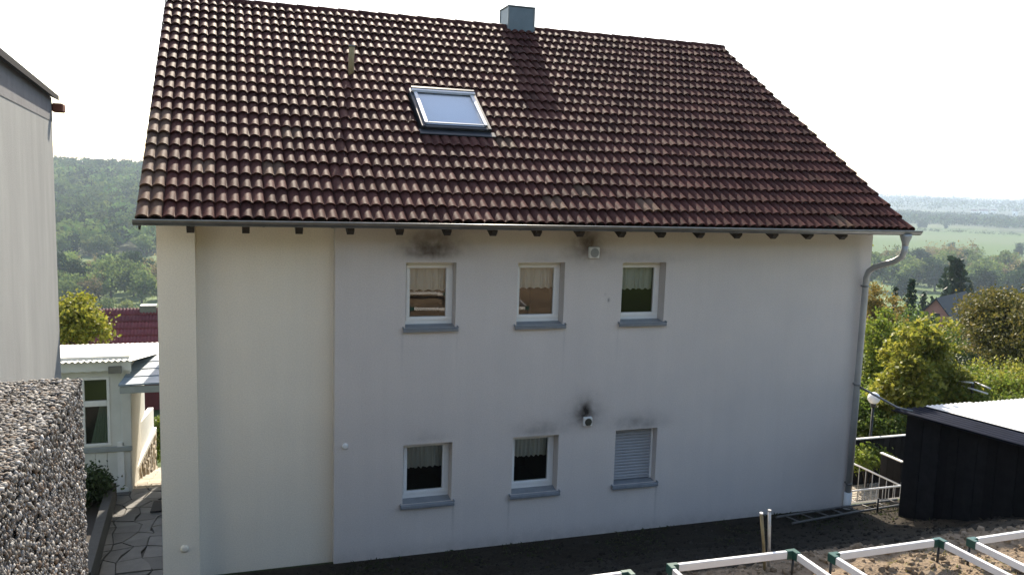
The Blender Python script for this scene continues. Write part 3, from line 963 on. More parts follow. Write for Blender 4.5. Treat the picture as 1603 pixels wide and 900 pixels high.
# ------------------------------------------------------------------ left: tall neighbour, pebble wall
lb = empty('neighbour_building', (-1.6, -6, 2.5), 'tall weathered grey plastered building at the left edge', 'building')
nd = Vector((-math.sin(rad(4.7)), math.cos(rad(4.7)), 0)); npn = Vector((math.cos(rad(4.7)), math.sin(rad(4.7)), 0))
Ec = Vector((-.82, -1.80, 0))
ZE = 6.68
m = mat('old_plaster', (.31,.315,.305), .95, spec=.1, nscale=1.6, col2=(.245,.25,.245), bump=.4, bscale=90, bdist=.006, detail=10)
t = m.node_tree; mpn = t.nodes.new('ShaderNodeMapping'); mpn.inputs['Scale'].default_value = (1.6, 1.6, .45)
nt = [q for q in t.nodes if q.type == 'TEX_NOISE'][0]; src = nt.inputs['Vector'].links[0].from_socket
t.links.new(src, mpn.inputs[0]); t.links.new(mpn.outputs[0], nt.inputs['Vector'])
A = Ec - nd*9; B = Ec; Wl = -npn*6
b = MB()
b.quad((A.x,A.y,-1),(B.x,B.y,-1),(B.x,B.y,ZE),(A.x,A.y,ZE)); q = B+Wl; b.quad((B.x,B.y,-1),(q.x,q.y,-1),(q.x,q.y,ZE),(B.x,B.y,ZE))
b.build('wall', m, lb)
b = MB(); ov = npn*.06; up_ = .33
A2 = Ec - nd*9; B2 = Ec + nd*.12
P1, P2 = A2+ov, B2+ov; P3, P4 = B2-npn*6, A2-npn*6
for dz0, dz1, off in ((0, .05, 0),):
    b.quad((P1.x,P1.y,ZE-.02),(P2.x,P2.y,ZE-.02),(P3.x,P3.y,ZE+3),(P4.x,P4.y,ZE+3))
    b.quad((P1.x,P1.y,ZE+.03),(P4.x,P4.y,ZE+3.07),(P3.x,P3.y,ZE+3.07),(P2.x,P2.y,ZE+.03))
    b.quad((P1.x,P1.y,ZE-.02),(P1.x,P1.y,ZE+.03),(P2.x,P2.y,ZE+.03),(P2.x,P2.y,ZE-.02))
    b.quad((P2.x,P2.y,ZE-.02),(P2.x,P2.y,ZE+.03),(P3.x,P3.y,ZE+3.07),(P3.x,P3.y,ZE+3))
b.build('roof', mat('tar_edge', (.03,.03,.033), .95, spec=.05), lb)
b = MB(); A3 = Ec-nd*9+npn*.004; B3 = Ec+npn*.004
b.quad((A3.x,A3.y,ZE-.24),(B3.x,B3.y,ZE-.24),(B3.x,B3.y,ZE-.0),(A3.x,A3.y,ZE-.0)); b.build('eave_board', mat('slate_board', (.13,.135,.15), .8, nscale=5, namp=.3), lb)
g0 = Ec+npn*.08+nd*.02; g1 = Ec+npn*.135+nd*.10
b = MB(); b.bbox(-.02, .085, -.12, .03, -.045, .045, .012, Matrix.Translation((Ec.x+.03, Ec.y+.06, ZE-.10))); b.build('beam_end', mat('red_brown', (.22,.07,.04), .7, nscale=9, namp=.4), lb)

pwx0, pwx1, pwy0, pwy1, pwz = -.80, -.04, -9.3, -5.575, 4.6
pw = empty('pebble_wall', (-.4, -7.5, 2.2), 'thick wall faced with rounded pebbles in the lower left foreground', 'wall')
MB().bbox(pwx0+.011, pwx1-.011, pwy0+.011, pwy1-.011, 2.0, pwz-.010, .02).build('core', mat('pebble_mortar', (.035,.032,.028), .95, nscale=30, namp=.4), pw)
def pebbles(n, org, U, Vv, nrm, flat):
    P = np.array(org)+rng.random((n, 1))*np.array(U)+rng.random((n, 1))*np.array(Vv)
    nrm = np.array(nrm, float)
    a = np.array(U)/np.linalg.norm(U); bb = np.cross(nrm, a)
    th = rng.random(n)*2*np.pi
    t1 = np.cos(th)[:, None]*a+np.sin(th)[:, None]*bb
    nn = nrm[None]+rng.normal(size=(n, 3))*.25; nn /= np.linalg.norm(nn, axis=1)[:, None]
    t1 -= (t1*nn).sum(1)[:, None]*nn; t1 /= np.linalg.norm(t1, axis=1)[:, None]
    t2 = np.cross(nn, t1)
    R = np.stack([t1, t2, nn], -1)
    s = .0068+.0108*rng.random(n)**1.9
    S = np.stack([s*1.35, s*.9, s*flat], 1)
    return scatter(ICOV, ICOF, P+nrm*rng.uniform(-.004, .006, (n, 1)), R, S)
Vs, Fs = [], []
off = 0
for args in ((9500, (pwx0, pwy0+1.2, pwz), (pwx1-pwx0, 0, 0), (0, pwy1-pwy0-1.2, 0), (0,0,1), .65),
             (12500, (pwx1, pwy0+1.2, 2.6), (0, pwy1-pwy0-1.2, 0), (0, 0, pwz-2.6), (1,0,0), .75),
             (2000, (pwx0, pwy1, 3.0), (pwx1-pwx0, 0, 0), (0, 0, pwz-3.0), (0,1,0), .75)):
    V, Fa = pebbles(*args); Vs.append(V); Fs.append(Fa+off); off += len(V)
po = np_mesh('pebbles', np.concatenate(Vs), np.concatenate(Fs), mat('pebble', (.3,.28,.25), .75, spec=.25,
    island=[(.04,.039,.04),(.19,.17,.145),(.09,.088,.09),(.31,.29,.26),(.065,.06,.056),(.17,.12,.085),(.13,.128,.13),(.46,.44,.42),(.05,.049,.052)]), pw, smooth=True)
po['kind'] = 'stuff'

# ------------------------------------------------------------------ left: path, steps, planter, annex, canopy
def pz(y): return float(np.interp(y, [0, 2.5, 6.2], [.22, .1, -.36]))
path = empty('path', (-.6, 3, 0), 'flagstone path squeezed between house and planter', kind='structure') if False else empty('path', (-.6, 3, 0))
tag(path, 'crazy paved flagstone path between the house and the planter', kind='structure')
b = MB(); 
for y0, y1 in ((0.02, 2.5), (2.5, 6.2)):
    b.quad((-1.35, y0, pz(y0)-.03), (-.005, y0, pz(y0)-.03), (-.005, y1, pz(y1)-.03), (-1.35, y1, pz(y1)-.03))
b.build('joint_bed', mat('joint', (.05,.047,.043), .95, nscale=20, namp=.4), path)
M['flag'] = mat('flag', (.12,.117,.11), .8, nscale=5, namp=.3, bump=.4, bscale=40, objrand=.25)
ny_, nx_ = 15, 4
gpt = {}
for j in range(ny_+1):
    for i in range(nx_+1):
        u = -1.33+1.31*i/nx_; v = .05+6.1*j/ny_
        if 0 < i < nx_: u += random.uniform(-.12, .12)
        if 0 < j < ny_: v += random.uniform(-.13, .13)
        gpt[i, j] = (u, v)
for j in range(ny_):
    for i in range(nx_):
        pts = [gpt[i, j], gpt[i+1, j], gpt[i+1, j+1], gpt[i, j+1]]
        if random.random() < .35: pts.insert(2, ((pts[1][0]+pts[2][0])/2+random.uniform(-.06, .04), (pts[1][1]+pts[2][1])/2))
        cx_ = sum(p[0] for p in pts)/len(pts); cy_ = sum(p[1] for p in pts)/len(pts)
        k_ = .955
        pts = [(cx_+(p[0]-cx_)*k_, cy_+(p[1]-cy_)*(k_-.005)) for p in pts]
        dz = random.uniform(-.006, .008)
        T_ = [(p[0], p[1], pz(p[1])+dz) for p in pts]; B_ = [(p[0], p[1], pz(p[1])-.03) for p in pts]
        b = MB(); b.poly(T_)
        for q in range(len(pts)): b.quad(B_[q], B_[(q+1) % len(pts)], T_[(q+1) % len(pts)], T_[q])
        b.build('flagstone', M['flag'], path)
stairs = empty('steps', (-.6, 6.3, -.4)); tag(stairs, 'sunlit brick steps leading down past the stone wall', kind='structure')
M['brick_step'] = mat('brick_step', (.42,.37,.30), .85, nscale=9, namp=.25, bump=.3, bscale=30, objrand=.15)
for i in range(9):
    z_ = -.40-.115*i; y_ = 6.22+.45*i
    for j in range(3):
        for q in range(5):
            x_ = -1.3+q*.262+(.08 if j % 2 else 0)
            MB().bbox(x_, x_+.255, y_+j*.15, y_+j*.15+.144, z_-.16, z_+random.uniform(-.004, .004), .006).build('brick', M['brick_step'], stairs)
MB().box(-1.31, -.0, 6.2, 10.1, -2.6, -2.45).build('step_base', M['brick_step'], stairs)
# door mat
dm = MB().bbox(-.52, -.06, 4.12, 4.86, 0, .018, .004)
dm.v = [(x, y, z+pz(y)+.012) for x, y, z in dm.v]
tag(dm.build('doormat', mat('rubber', (.014,.014,.015), .9, nscale=60, namp=.5)), 'black doormat on the flagstones against the house', 'doormat')
# planter kerb and dark shrub
pl = empty('planter', (-1.35, 3, .1), 'low dark concrete planter edge along the flagstone path', 'planter')
b = MB()
for (xa, ya), (xb, yb_) in (((-.92, .3), (-1.17, 4.9)),):
    for s0, s1 in ((0, 1),):
        L_ = [(xa, ya), (xb, yb_), (xb-.14, yb_), (xa-.14, ya)]
        T_ = [(x, y, pz(y)+.42) for x, y in L_]; B_ = [(x, y, pz(y)-.3) for x, y in L_]
        b.poly(T_)
        for q in range(4): b.quad(B_[q], B_[(q+1) % 4], T_[(q+1) % 4], T_[q])
b.build('kerb_wall', mat('planter_concrete', (.045,.045,.043), .9, nscale=8, namp=.4), pl)
b = MB().box(-2.6, -1.2, .3, 5.3, -.3, .1); b.build('earth', mat('planter_soil', (.04,.032,.025), .95), pl)

FOL = {
 'yellow': foliage('leaf_yellow', [(.26,.25,.035),(.16,.19,.028),(.34,.31,.055),(.10,.135,.02)], .45),
 'gold': foliage('leaf_gold', [(.165,.14,.03),(.105,.11,.024),(.21,.165,.045),(.07,.08,.018)], .35),
 'green': foliage('leaf_green', [(.07,.12,.02),(.11,.17,.03),(.05,.09,.018),(.16,.20,.04)], .45),
 'fresh': foliage('leaf_fresh', [(.17,.22,.03),(.11,.17,.025),(.24,.26,.045),(.08,.12,.02)], .5),
 'dark': foliage('leaf_dark', [(.022,.042,.014),(.035,.06,.02),(.05,.075,.028),(.018,.03,.012)], .2),
 'fir': foliage('needle_fir', [(.016,.034,.018),(.028,.05,.026),(.04,.065,.032)], .15),
 'copper': foliage('leaf_copper', [(.20,.13,.035),(.24,.18,.05),(.15,.13,.03)], .45),
 'far': foliage('leaf_far', [(.11,.165,.04),(.15,.195,.06),(.08,.13,.04),(.18,.21,.08)], .4, .35),
 'far_brown': foliage('leaf_far_brown', [(.22,.175,.085),(.17,.15,.065),(.26,.21,.11)], .4, .3),
 'far_pale': foliage('leaf_far_pale', [(.21,.245,.08),(.16,.205,.06),(.26,.28,.11)], .45, .3),
 'far_dark': foliage('leaf_far_dark', [(.03,.06,.025),(.05,.085,.033),(.025,.05,.022)], .25, .3),
 'forest': foliage('leaf_forest', [(.06,.10,.028),(.08,.12,.032),(.10,.135,.042)], .25)}

def plant(name, label, cat, top, D_, rx, rz_, fol, nclump, per, leaf, clump, trunk=.06, low=-.6, shape='round', group=None, ry=None, ground_z=None):
    """tree or shrub: `top` is the world point of its crown centre"""
    c_ = Vector(top)
    gz_ = gz(c_.x, c_.y) if ground_z is None else ground_z
    root = empty(name, (c_.x, c_.y, gz_), label, cat, group); root['local'] = 1
    V, Fa, cl_ = leaf_cloud(rx, ry or rx, rz_, nclump, per, leaf, clump, low, shape)
    V = V + np.array([0, 0, c_.z-gz_])
    V[:, 2] = np.maximum(V[:, 2], .02)
    np_mesh('crown', V, Fa, FOL[fol], root)
    b = MB(); trunk_mesh(b, max(.3, c_.z-gz_), trunk, cl_, 7, -.05, c_.z-gz_)
    b.build('trunk', M['bark'], root)
    return root

plant('shrub', 'dark green shrub in the planter behind the pebble wall', 'shrub', (-1.5, 4.2, .42), 0, .42, .42, 'dark', 120, 70, .06, .08, .03, ground_z=.1, ry=.8)
plant('shrub', 'bright green shrub at the far end of the steps', 'shrub', at(243, 690, 25.5), 0, .5, .9, 'fresh', 60, 50, .09, .1, .03)

# annex
AN = 6.0
ax = empty('annex', (-2.6, 7.5, -.3), 'white single storey annex with corrugated roof behind the pebble wall', 'annex')
M['annex_white'] = mat('annex_white', (.66,.655,.61), .75, nscale=3, namp=.14, bump=.15, bscale=40)
M['annex_grey'] = mat('annex_grey', (.30,.32,.31), .7, nscale=4, namp=.15)
b = MB(); xl_, xr_ = -5.0, -1.0
wx0, wx1, wz0, wz1 = -1.86, -1.36, .62, 2.0
gx_ = [xl_, wx0, wx1, xr_]; gz_ = [-.9, wz0, wz1, 2.40]
for i in range(3):
    for k in range(3):
        if i == 1 and k == 1: continue
        b.quad((gx_[i],AN,gz_[k]),(gx_[i+1],AN,gz_[k]),(gx_[i+1],AN,gz_[k+1]),(gx_[i],AN,gz_[k+1]))
b.quad((xr_,AN,-.9),(xr_-.04,AN+3.2,-.9),(xr_-.04,AN+3.2,2.0),(xr_,AN,2.4)); b.quad((xl_,AN,-.9),(xl_,AN,2.4),(xl_,AN+3.2,2.0),(xl_,AN+3.2,-.9)); b.quad((xl_,AN+3.2,-.9),(xl_,AN+3.2,2.0),(xr_-.04,AN+3.2,2.0),(xr_-.04,AN+3.2,-.9))
b.build('wall', M['annex_white'], ax)
for i in range(9):                            # vertical boards of the apron below the window
    x_ = -2.9+i*.21
    MB().bbox(x_, x_+.2, AN-.022, AN-.002, -.45, .50, .004).build('board', M['annex_white'], ax)
MB().bbox(-3.1, -.98, AN-.07, AN-.003, .505, .60, .01).build('ledge', M['annex_grey'], ax)
MB().bbox(-1.16, -.985, AN-.05, AN+.1, .60, 2.34, .008).build('corner_post', M['annex_white'], ax)
w = MB(); f_ = .055
w.bbox(wx0, wx1, AN-.02, AN+.05, wz0, wz0+f_); w.bbox(wx0, wx1, AN-.02, AN+.05, wz1-f_, wz1); w.bbox(wx0, wx0+f_, AN-.019, AN+.05, wz0+f_, wz1-f_); w.bbox(wx1-f_, wx1, AN-.019, AN+.05, wz0+f_, wz1-f_)
w.bbox(wx0+f_, wx1-f_, AN-.019, AN+.05, 1.42, 1.53)
wo = w.build('window', M['white_paint'], ax)
for z0, z1 in ((wz0+f_, 1.42), (1.53, wz1-f_)):
    MB().quad((wx0+f_,AN+.015,z0),(wx1-f_,AN+.015,z0),(wx1-f_,AN+.015,z1),(wx0+f_,AN+.015,z1)).build('pane', M['glass'], wo)
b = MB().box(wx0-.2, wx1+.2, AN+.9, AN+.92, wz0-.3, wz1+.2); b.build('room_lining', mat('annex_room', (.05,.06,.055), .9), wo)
b = MB()                                       # light curtain drawn to one side behind the lower pane
for i in range(12):
    xa = wx0+.1+.30*i/12; 
    b.quad((wx0+.12+i*.027, AN+.12+.02*(i % 2), wz0), (wx0+.12+(i+1)*.027, AN+.12+.02*((i+1) % 2), wz0), (wx0+.30+(i+1)*.010, AN+.12+.02*((i+1) % 2), 1.42), (wx0+.30+i*.010, AN+.12+.02*(i % 2), 1.42))
b.build('curtain', mat('green_curtain', (.25,.34,.30), .9, trans=.3), wo)
# fascia with scalloped lower edge
b = MB(); n_ = 64
for i in range(n_):
    xa = -4.9+3.95*i/n_; xb = -4.9+3.95*(i+1)/n_
    za = 2.12+.035*abs(math.sin((xa)*math.pi/.19)); zb = 2.12+.035*abs(math.sin((xb)*math.pi/.19))
    b.quad((xa,AN-.17,za),(xb,AN-.17,zb),(xb,AN-.17,2.33),(xa,AN-.17,2.33))
b.build('fascia', M['annex_white'], ax)
cd = Vector((.27, .963, 0)); cx_ = Vector((1, 0, 0))
M['annex_sheet'] = mat('annex_sheet', (.72,.71,.66), .6, nscale=3, namp=.15)
corrugated('roof_sheet', M['annex_sheet'], Vector((-5.0, AN-.28, 0)), cd, cx_, 4.0, 4.05, 2.36, 0, .105, .016, ax, slope_along=-.40)
MB().bbox(-1.35, -1.12, AN-.22, AN-.175, 2.10, 2.24, .006).build('bracket_lamp', M['zinc'], ax)
# white parapet on a rubble wall along the steps
pr = empty('parapet', (-1.1, 8, -.3), 'white parapet wall on a rubble stone base beside the steps', 'wall')
b = MB(); A = Vector((-1.13, 5.95)); Bq = Vector((-.93, 10.1))
def lv(p, o): return (p.x+o, p.y)
T0, T1, zb_ = .68, .26, -.24
for (o0, o1, za0, za1, zt0, zt1, nm, m_) in ((-.12, 0, zb_, zb_, T0, T1, 'coping_wall', M['white_paint']), (-.16, .06, -.34, -.34, zb_, zb_, 'ledge', M['white_paint'])):
    b = MB()
    c4 = [lv(A, o0), lv(A, o1), lv(Bq, o1), lv(Bq, o0)]
    B_ = [(c4[0][0], c4[0][1], za0), (c4[1][0], c4[1][1], za0), (c4[2][0], c4[2][1], za1), (c4[3][0], c4[3][1], za1)]
    T_ = [(c4[0][0], c4[0][1], zt0), (c4[1][0], c4[1][1], zt0), (c4[2][0], c4[2][1], zt1), (c4[3][0], c4[3][1], zt1)]
    b.poly(T_); b.poly(B_[::-1])
    for q in range(4): b.quad(B_[q], B_[(q+1) % 4], T_[(q+1) % 4], T_[q])
    b.build(nm, m_, pr)
b = MB(); b.quad((A.x+.0, A.y, -2.4), (Bq.x+.0, Bq.y, -2.4), (Bq.x+.0, Bq.y, -.34), (A.x+.0, A.y, -.34)); b.build('mortar', mat('rubble_mortar', (.16,.14,.11), .95), pr)
M['rubble'] = mat('rubble', (.30,.25,.18), .9, nscale=6, namp=.35, bump=.5, bscale=30, objrand=.3)
for j in range(9):
    y_ = 6.0
    while y_ < 10.0:
        w_ = random.uniform(.16, .38); h_ = .215
        x_ = A.x+(Bq.x-A.x)*(y_-A.y)/(Bq.y-A.y)
        MB().bbox(x_-.02, x_+random.uniform(.03, .07), y_+.012, y_+w_-.012, -.36-h_*(j+1)+.012+random.uniform(-.02, .02), -.36-h_*j-.012, .03).build('stone', M['rubble'], pr)
        y_ += w_
# slate-blue canopy between annex and house
cp = empty('canopy', (-.6, 9, 0), 'blue grey slatted canopy roof between annex and house', 'canopy')
M['canopy_blue'] = mat('canopy_blue', (.20,.255,.31), .5, nscale=4, namp=.2, objrand=.1)
ncp = 4
for i in range(ncp):
    y0 = 5.35+.42*i; y1 = y0+.47; z0 = 1.98+.055*i; z1 = z0+.055
    xl2 = -1.13+.05*i
    b = MB(); b.quad((xl2,y0,z0),(-.02,y0,z0+.02),(-.02,y1,z1+.01),(xl2+.05,y1,z1-.01)); b.quad((xl2,y0,z0-.03),(-.02,y0,z0-.01),(-.02,y0,z0+.02),(xl2,y0,z0))
    b.quad((xl2,y0,z0-.03),(xl2,y0,z0),(xl2+.05,y1,z1-.01),(xl2+.05,y1,z1-.04))
    b.build('slat', M['canopy_blue'], cp)
MB().bbox(-1.11, -.02, 5.37, 5.41, 1.80, 1.935, .005).build('front_board', M['annex_grey'], cp)

# ------------------------------------------------------------------ right: railing, dark bins, lamp, paving
pav = empty('paving', (13, 4, -.5)); tag(pav, 'sunlit cobbled yard beyond the railing', kind='structure')
M['cobble'] = mat('cobble', (.40,.35,.28), .85, nscale=8, namp=.3, bump=.3, bscale=40, objrand=.2)
cm = [MB().bbox(0, .19, 0, .105, -.06, 0, .012).build('cobble', M['cobble']) for _ in range(1)][0]
cme = cm.data; bpy.data.objects.remove(cm)
nc = 0
for j in range(26):
    for i in range(16):
        x_ = 11.75+i*.2+(.1 if j % 2 else 0); y_ = .9+j*.115
        if nc >= 300: break
        o = bpy.data.objects.new('cobble', cme); COL.objects.link(o)
        o.parent = pav; o.matrix_parent_inverse = Matrix.Translation((-13, -4, .5)); o.location = (x_, y_, -.42+random.uniform(-.006, .006)); o.rotation_euler = (0, 0, random.uniform(-.03, .03))
        nc += 1
MB().box(11.3, 16.5, .2, 7.5, -.7, -.475).build('paving_bed', mat('paving_bed', (.33,.29,.23), .9, nscale=9, namp=.35, bump=.5, bscale=25), pav)
MB().box(11.25, 16, .06, .2, -.7, .47).build('yard_edge', mat('edge_concrete', (.12,.115,.105), .9, nscale=7, namp=.3), pav)

rl = empty('railing', (12.5, .8, -.4), 'white metal railing at the house corner above the cobbles', 'railing')
rc = at(1411, 760, 0.0001)
def on_z(u, v, z):
    d = at(u, v, 1.0)-CAM; return CAM + d*((z-CAM.z)/d.z)
K = on_z(1411, 760, .42)
K2 = Vector((11.3, K.y, K.z)); K3 = Vector((K.x, K.y+3.4, K.z))
MB().tube([K2, K], .018, 8).build('top_rail', M['white_paint'], rl); MB().tube([K, K3], .018, 8).build('top_rail', M['white_paint'], rl)
zb2 = -.36
MB().tube([(K2.x, K.y, zb2), (K.x, K.y, zb2)], .014, 8).build('bottom_rail', M['white_paint'], rl); MB().tube([(K.x, K.y, zb2), (K.x, K3.y, zb2)], .014, 8).build('bottom_rail', M['white_paint'], rl)
nb_ = 9
for i in range(nb_+1):
    x_ = K.x-.145*i
    if x_ < 11.3: break
    MB().tube([(x_, K.y, -.42 if i == 0 else zb2), (x_, K.y, K.z)], .014 if i == 0 else .008, 6).build('baluster', M['zinc_light'], rl)
for i in range(1, 18):
    y_ = K.y+.19*i
    MB().tube([(K.x, y_, zb2), (K.x, y_, K.z)], .008, 6).build('baluster', M['zinc_light'], rl)

bn = empty('dark_enclosure', (14.3, 3.5, -.4), 'black timber enclosure with pale top edges beside the shed', 'enclosure')
Q0 = on_z(1412, 722, .62); Q1 = on_z(1381, 710, .62)
Q2 = on_z(1384, 700, .62)
for a_, b_ in ((Q0, Vector((Q0.x, Q1.y+.05, .62))), (Vector((Q0.x+.1, Q1.y+1.0, .62)), Vector((Q0.x+2.2, Q1.y+1.0, .62)))):
    d_ = (b_-a_); L_ = d_.length; Mx = Matrix.Translation((a_.x, a_.y, 0)) @ Matrix.Rotation(math.atan2(d_.y, d_.x), 4, 'Z')
    np_ = max(3, int(L_/.16))
    for i in range(np_):
        MB().bbox(i*L_/np_+.003, (i+1)*L_/np_-.003, -.02, .02, -.7, .60, .004, Mx).build('plank', M['black_wood'], bn)
    MB().bbox(-.02, L_+.02, -.035, .035, .603, .63, .004, Mx).build('cap_board', M['white_paint'], bn)

gl = at(1368, 623, 20.3)
lp = empty('globe_lamp', (gl.x, gl.y, gz(gl.x, gl.y)), 'white globe garden lamp on a black post right of the downpipe', 'lamp')
b = MB(); pr_ = [(.135*math.sin(math.pi*i/12)+.0005, -.135*math.cos(math.pi*i/12)) for i in range(13)]
b.lathe(pr_, gl, 20); b.build('globe', mat('opal', (.82,.83,.85), .25), lp)
b = MB(); b.tube([(gl.x, gl.y, gz(gl.x, gl.y)-.1), (gl.x, gl.y, gl.z-.16)], .03, 10); b.tube([(gl.x, gl.y, gl.z-.2), (gl.x, gl.y, gl.z-.125)], .06, 12); b.build('post', M['black'], lp)

# ------------------------------------------------------------------ right: garden planting
plant('shrub', 'tall yellow blossoming shrub beside the house corner', 'shrub', at(1415, 585, 23), 0, 1.35, 2.0, 'yellow', 520, 34, .12, .10, .05, -.95, 'upright')
plant('shrub', 'spreading lime yellow shrub to the right of the tallest one', 'shrub', at(1475, 615, 24), 0, 1.0, 1.0, 'yellow', 260, 60, .085, .12, .04, -.95)
plant('shrub', 'leafy green bush filling the gap next to the downpipe', 'shrub', at(1378, 575, 27), 0, .9, 1.7, 'fresh', 240, 55, .10, .13, .05, -.95)
plant('shrub', 'dark leafy shrub below the globe lamp', 'shrub', at(1378, 660, 22), 0, .75, .8, 'green', 140, 75, .08, .11, .04, -.9)
plant('shrub', 'low yellow green plant beside the cobbles', 'shrub', at(1360, 714, 19.5), 0, .5, .33, 'fresh', 70, 50, .075, .08, .02, -.9)
plant('hedge', 'loose yellow green hedge behind the shed roof', 'hedge', at(1500, 650, 24.5), 0, 2.4, 1.1, 'fresh', 420, 75, .08, .15, .04, -.9)
plant('hedge', 'broad olive hedge below the large tree', 'hedge', at(1580, 612, 27), 0, 1.9, 1.0, 'yellow', 340, 75, .085, .15, .04, -.9)
plant('tree', 'large round brownish green tree at the right edge', 'tree', at(1622, 530, 33), 0, 2.55, 2.5, 'gold', 700, 80, .10, .2, .12, -.9)
plant('shrub', 'glossy dark evergreen shrub behind the white garden rails', 'shrub', at(1497, 585, 30), 0, 1.1, .6, 'dark', 130, 70, .10, .13, .05, -.9)
plant('shrub', 'fresh green bush in front of the pink house', 'shrub', at(1472, 562, 33), 0, .7, .5, 'green', 120, 70, .10, .14, .05, -.9)
plant('shrub', 'reddish twiggy bush left of the large tree', 'shrub', at(1512, 566, 35), 0, .6, .6, 'gold', 90, 55, .09, .15, .05, -.9)
plant('shrub', 'copper coloured shrub under the gutter outlet', 'shrub', at(1374, 512, 42), 0, .95, 2.6, 'copper', 170, 55, .11, .17, .05, -.9)
plant('hedge', 'green hedge on the slope below the pink house', 'hedge', at(1425, 525, 60), 0, 4.4, 1.6, 'green', 190, 60, .18, .25, .05, -.9)
plant('tree', 'unseen tree added behind the house to shade the ground by the shed', 'tree', (12.75, 3.3, 4.65), 0, .8, .75, 'fresh', 160, 60, .12, .16, .09, -.8)  # added out of view; its crown keeps sun off the ground beside the shed
gr_ = empty('garden_rails', at(1515, 612, 25), 'white wooden rails lying across the hedge behind the shed', 'rails')
for (a_, b_) in (((1487, 598), (1546, 616)), ((1492, 596), (1523, 599)), ((1524, 597), (1550, 608))):
    MB().tube([at(*a_, 23.8), at(*b_, 23.0)], .022, 6).build('rail', M['white_paint'], gr_)
p_ = at(1523, 599, 23.5); MB().tube([p_-Vector((0,0,1.6)), p_+Vector((0,0,.05))], .04, 6).build('post', M['dark_wood'], gr_)

# conifers
def conifer(u, v, D_, h, r, label):
    top = at(u, v, D_); g = top.z-h
    root = empty('conifer', (top.x, top.y, g), label, 'conifer'); root['local'] = 1
    P, S, Rr = [], [], []
    nl = 26
    for k in range(nl):
        t_ = k/(nl-1); z = h*(1-t_*.95); rr = r*(.04+.96*t_)*(.8+.4*random.random())
        for j in range(int(7+16*t_)):
            a = random.random()*6.283
            for q in range(7):
                f_ = (q+1)/7*random.uniform(.7, 1.15)
                P.append((rr*f_*math.cos(a)+random.gauss(0, .06*r), rr*f_*math.sin(a)+random.gauss(0, .06*r), z-.12*rr*f_+random.gauss(0, .012*h)))
    P = np.array(P)
    V, Fa = scatter(LEAFV, LEAFF, P, rot_rand(len(P)), r*.17*(.6+.8*rng.random(len(P))))
    np_mesh('crown', V, Fa, FOL['fir'], root)
    MB().tube([(0,0,-.3), (0,0,h*.95)], [r*.09, r*.01], 8).build('trunk', M['bark'], root)
conifer(1499, 409, 135, 14, 6.0, 'broad dark spruce behind the pink house roof')
conifer(1428, 441, 70, 9, 1.7, 'slim dark spruce left of the pink house')
conifer(1402, 453, 68, 9, 1.2, 'thin small spruce nearest the downpipe')
conifer(1446, 462, 125, 12, 2.6, 'short dark conifer touching the pink house roof')

# pink house down the slope
def small_house(name, label, apex, ang, wid, length, eave_drop, gnd, wm, rm, win_=True):
    h_ = empty(name, (apex.x, apex.y, gnd), label, 'house')
    Mx = Matrix.Translation((apex.x, apex.y, 0)) @ Matrix.Rotation(ang, 4, 'Z')     # local x along the gable, y along the ridge
    T = lambda x, y, z: tuple(Mx @ Vector((x, y, z)))
    za = apex.z-.12; ze = apex.z-eave_drop; w = wid/2
    b = MB()
    for y_ in (0, length):
        b.poly([T(-w, y_, gnd), T(w, y_, gnd), T(w, y_, ze), T(0, y_, za), T(-w, y_, ze)])
    for x_ in (-w, w): b.quad(T(x_,0,gnd), T(x_,length,gnd), T(x_,length,ze), T(x_,0,ze))
    b.build('wall', wm, h_)
    b = MB(); o = .35; k_ = eave_drop/w
    for s_ in (-1, 1):
        e = (T(s_*(w+o), -o, apex.z-(w+o)*k_+.0), T(s_*(w+o), length+o, apex.z-(w+o)*k_), T(0, length+o, apex.z), T(0, -o, apex.z))
        b.quad(*e)
        lo = [(p[0], p[1], p[2]-.16) for p in e]; b.quad(*lo[::-1]); b.quad(lo[0], e[0], e[3], lo[3]); b.quad(lo[0], lo[1], e[1], e[0])
    b.build('roof', rm, h_)
    if win_:
        b = MB().bbox(-.45, .45, -.05, .02, za-eave_drop*.75, za-eave_drop*.40, .01, Mx); b.build('window', M['black'], h_)
    return h_, T
ap = at(1467, 466, 100)
small_house('pink_house', 'pink rendered house with steep dark roof among the trees', ap, rad(-62), 6.6, 10, 3.9, gz(ap.x, ap.y)-1, mat('pink', (.42,.19,.16), .9, nscale=1, namp=.15), mat('dark_roof', (.022,.024,.03), .7, nscale=2, namp=.3, bump=.3, bscale=3))
